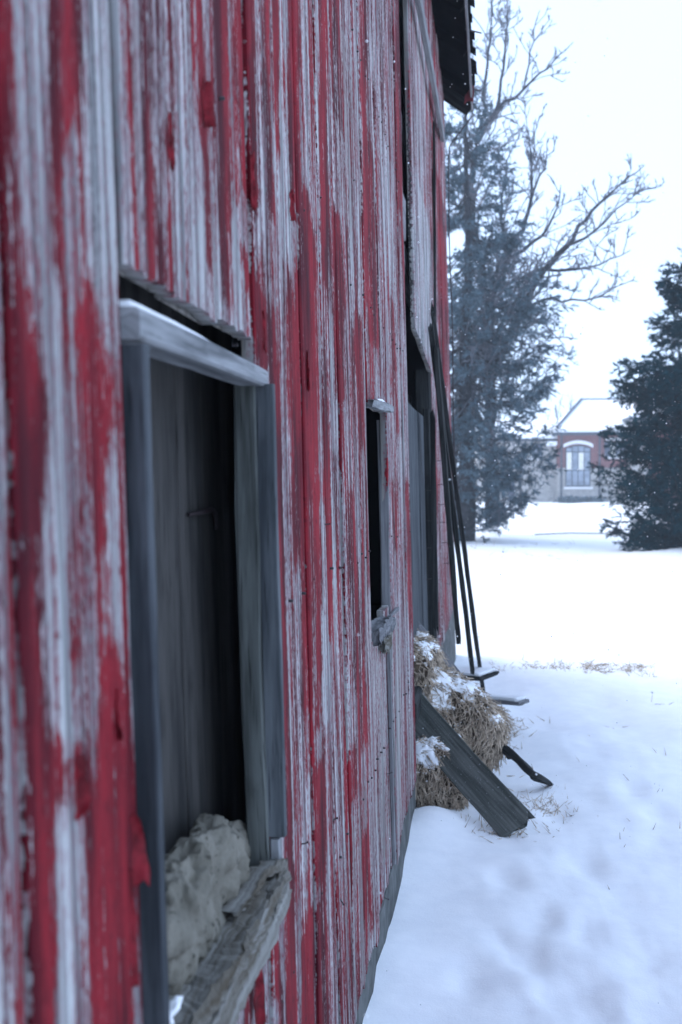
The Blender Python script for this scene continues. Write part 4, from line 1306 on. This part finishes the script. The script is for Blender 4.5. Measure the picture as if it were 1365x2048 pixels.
def small_window(x0, x1, z0, z1, y, lintel=True, pan=2, shut=.32):
    fr = bpy.data.objects.new('window', None); COL.objects.link(fr); fr.parent = house
    hpart('frame', [((x0, y - .03, z0), (x1, y + .05, z1))], M_DKFR, fr)
    for c in range(pan):
        a = x0 + .05 + (x1 - x0 - .05) * c / pan; b = x0 + (x1 - x0 - .05) * (c + 1) / pan
        hpart('pane', [((a, y - .06, z0 + .05), (b, y - .032, z1 - .05))], M_CURT if c == 0 else M_GLASS, fr)
    if shut:
        for sx in (x0 - shut - .02, x1 + .02):
            hpart('shutter', [((sx, y - .09, z0), (sx + shut, y - .01, z1))], M_SHUT, fr)
    if lintel:
        hpart('lintel', [((x0 - .25, y - .12, z1 + .06), (x1 + .25, y + .02, z1 + .26))], M_WHITE, fr)
    hpart('sill', [((x0 - .12, y - .14, z0 - .12), (x1 + .12, y + .02, z0 - .01))], M_WHITE, fr)
small_window(hx(1214), hx(1237), hz(916), hz(886), .02)
small_window(hx(1056), hx(1078), hz(918), hz(888), .9, False)
hpart('garage_door', [((hx(1022), .84, 0), (hx(1034), .92, hz(965)))], M_SHUT)

def shrub(label, px, py, depth, rx, rz, seed):
    r = np.random.default_rng(seed)
    c = P(px, py, depth); c[2] = .02
    root = empty('low_shrub', c, label, 'shrub')
    n = 260
    d = r.normal(0, 1, (n, 3)); d /= np.linalg.norm(d, axis=1)[:, None]; d[:, 2] = np.abs(d[:, 2])
    A = c + np.zeros((n, 3)); B = c + d * [rx, .5, rz] * r.uniform(.6, 1, (n, 1))
    v, F = needle_blades(A, B, None, 14, .12, .04, r)
    mesh_obj('foliage', v, F, M_SPRUCE2, root, False)
    v, q = tube_arrays([c - [0, 0, .1], c + [0, 0, rz * .6]], [.05, .02], 5)
    mesh_obj('stem', v, q, M_BARK, root)
shrub('low dark shrub below the arched window, left one', 1140, 1003, 68.5, 1.1, .42, 1)
shrub('low dark shrub below the brick wall, right one', 1180, 998, 69.5, 1.2, .40, 2)

# ------------------------------------------------------------------ dry grass and bits of straw in the snow
def tufts():
    r = np.random.default_rng(31)
    V, F, n = [], [], 0
    spots = []
    for _ in range(70): spots.append((r.uniform(985, 1300), 1338 + r.normal(0, 6), .05, 5))
    for _ in range(16): spots.append((r.uniform(1060, 1140), r.uniform(1590, 1640), .05, 8))
    for _ in range(22): spots.append((r.uniform(990, 1365), r.uniform(1400, 1680), .05, 3))
    for _ in range(60): spots.append((r.uniform(890, 1130), r.uniform(1585, 1680), .055, 5))
    for _ in range(8): spots.append((r.uniform(1000, 1365), r.uniform(1690, 1900), .03, 1))
    for _ in range(20): spots.append((r.uniform(1000, 1030), r.uniform(1440, 1475), .04, 4))
    for _ in range(30): spots.append((r.uniform(930, 1210), r.uniform(1085, 1130), .18, 2))
    for x, y, h, m in spots:
        c = G(x, y)
        for _ in range(m):
            p = c + np.array([r.normal(0, .05), r.normal(0, .05), -.004])
            d = unit([r.normal(0, 1), r.normal(0, 1), r.uniform(.15, 1.0)])
            L = h * r.uniform(.5, 1.6)
            s = unit(np.cross(d, r.normal(0, 1, 3))) * .0022 * (1 + c[1] / 14)
            t = np.cross(d, s)
            e = p + d * (L + .02) + [0, 0, -.15 * L]
            V += [p + s, p - s * .5 + t, p - s * .5 - t, e + s * .3, e - s * .3]
            F += [(n, n + 1, n + 4, n + 3), (n + 1, n + 2, n + 4), (n + 2, n, n + 3, n + 4)]
            n += 5
    o = mesh_obj('dry_grass', V, F, M_STRAW, None, False)
    o['kind'] = 'stuff'; o['label'] = 'dry grass stalks and straw poking through the snow'; o['category'] = 'grass'
tufts()
# thin branch lying far off across the snow
br = plank('fallen_branch', [G(1070, 1069, .03), G(1140, 1066, .05), G(1215, 1067, .03)], .03, .03, Zd, M_BARK, None, seed=88)
tag(br, 'long thin dark branch lying across the far snow before the house', 'branch')
# a wire hanging from the eave and down the corner boards
wp = [P(945, 232, 9.4), P(922, 262, 9.35), P(900, 292, 9.3), P(897, 330, 9.3), P(899, 480, 9.3), P(905, 640, 9.3), P(907, 820, 9.3), P(911, 1000, 9.3)]
v, q = tube_arrays(wp, [.006] * len(wp), 5)
wi = mesh_obj('hanging_wire', v, q, M_NAIL)
tag(wi, 'thin dark wire hanging from the eave down the far corner', 'wire')
v, f, w = plank_geo([P(936, 150, 9.35), P(940, 180, 9.35), P(938, 202, 9.35)], .07, .012, Xd, seed=99, jag0=.03, jag1=.05, rough=.008)
fs = mesh_obj('hanging_scrap', v, f, plain('dull_red_scrap', (.16, .03, .035), .8), None, False)
tag(fs, 'small dull red scrap dangling from the roof edge', 'scrap')

# ------------------------------------------------------------------ falling snow and hazy air
def flakes():
    r = np.random.default_rng(41)
    n = 4000
    c = np.stack([r.uniform(.10, 3.2, n), r.uniform(.9, 14, n), r.uniform(.15, 5.0, n)], 1)
    R_ = r.uniform(.0013, .003, n)
    o6 = np.array([(1, 0, 0), (-1, 0, 0), (0, 1, 0), (0, -1, 0), (0, 0, 1), (0, 0, -1)], float)
    tri = np.array([(0, 2, 4), (2, 1, 4), (1, 3, 4), (3, 0, 4), (2, 0, 5), (1, 2, 5), (3, 1, 5), (0, 3, 5)])
    V = (c[:, None] + o6[None] * R_[:, None, None]).reshape(-1, 3)
    F = (np.arange(n)[:, None, None] * 6 + tri[None]).reshape(-1, 3)
    o = mesh_obj('falling_snow', V, F, M_SNOW, None, True)
    o['kind'] = 'stuff'; o['label'] = 'fine snowflakes falling through the air'; o['category'] = 'snowflakes'
flakes()
def haze():
    mb = MB()
    mb.box((-320, -320, -1.6), (320, 340, 17.5))
    m = bpy.data.materials.new('haze')
    m.use_nodes = True
    t = m.node_tree
    for n in list(t.nodes): t.nodes.remove(n)
    o = t.nodes.new('ShaderNodeOutputMaterial'); v = t.nodes.new('ShaderNodeVolumePrincipled')
    v.inputs['Color'].default_value = (.84, .93, 1.0, 1)
    v.inputs['Density'].default_value = .0018
    v.inputs['Anisotropy'].default_value = .2
    t.links.new(v.outputs['Volume'], o.inputs['Volume'])
    ob = mb.build('haze', m)
    ob['kind'] = 'stuff'; ob['label'] = 'pale snowy haze in the air'
haze()
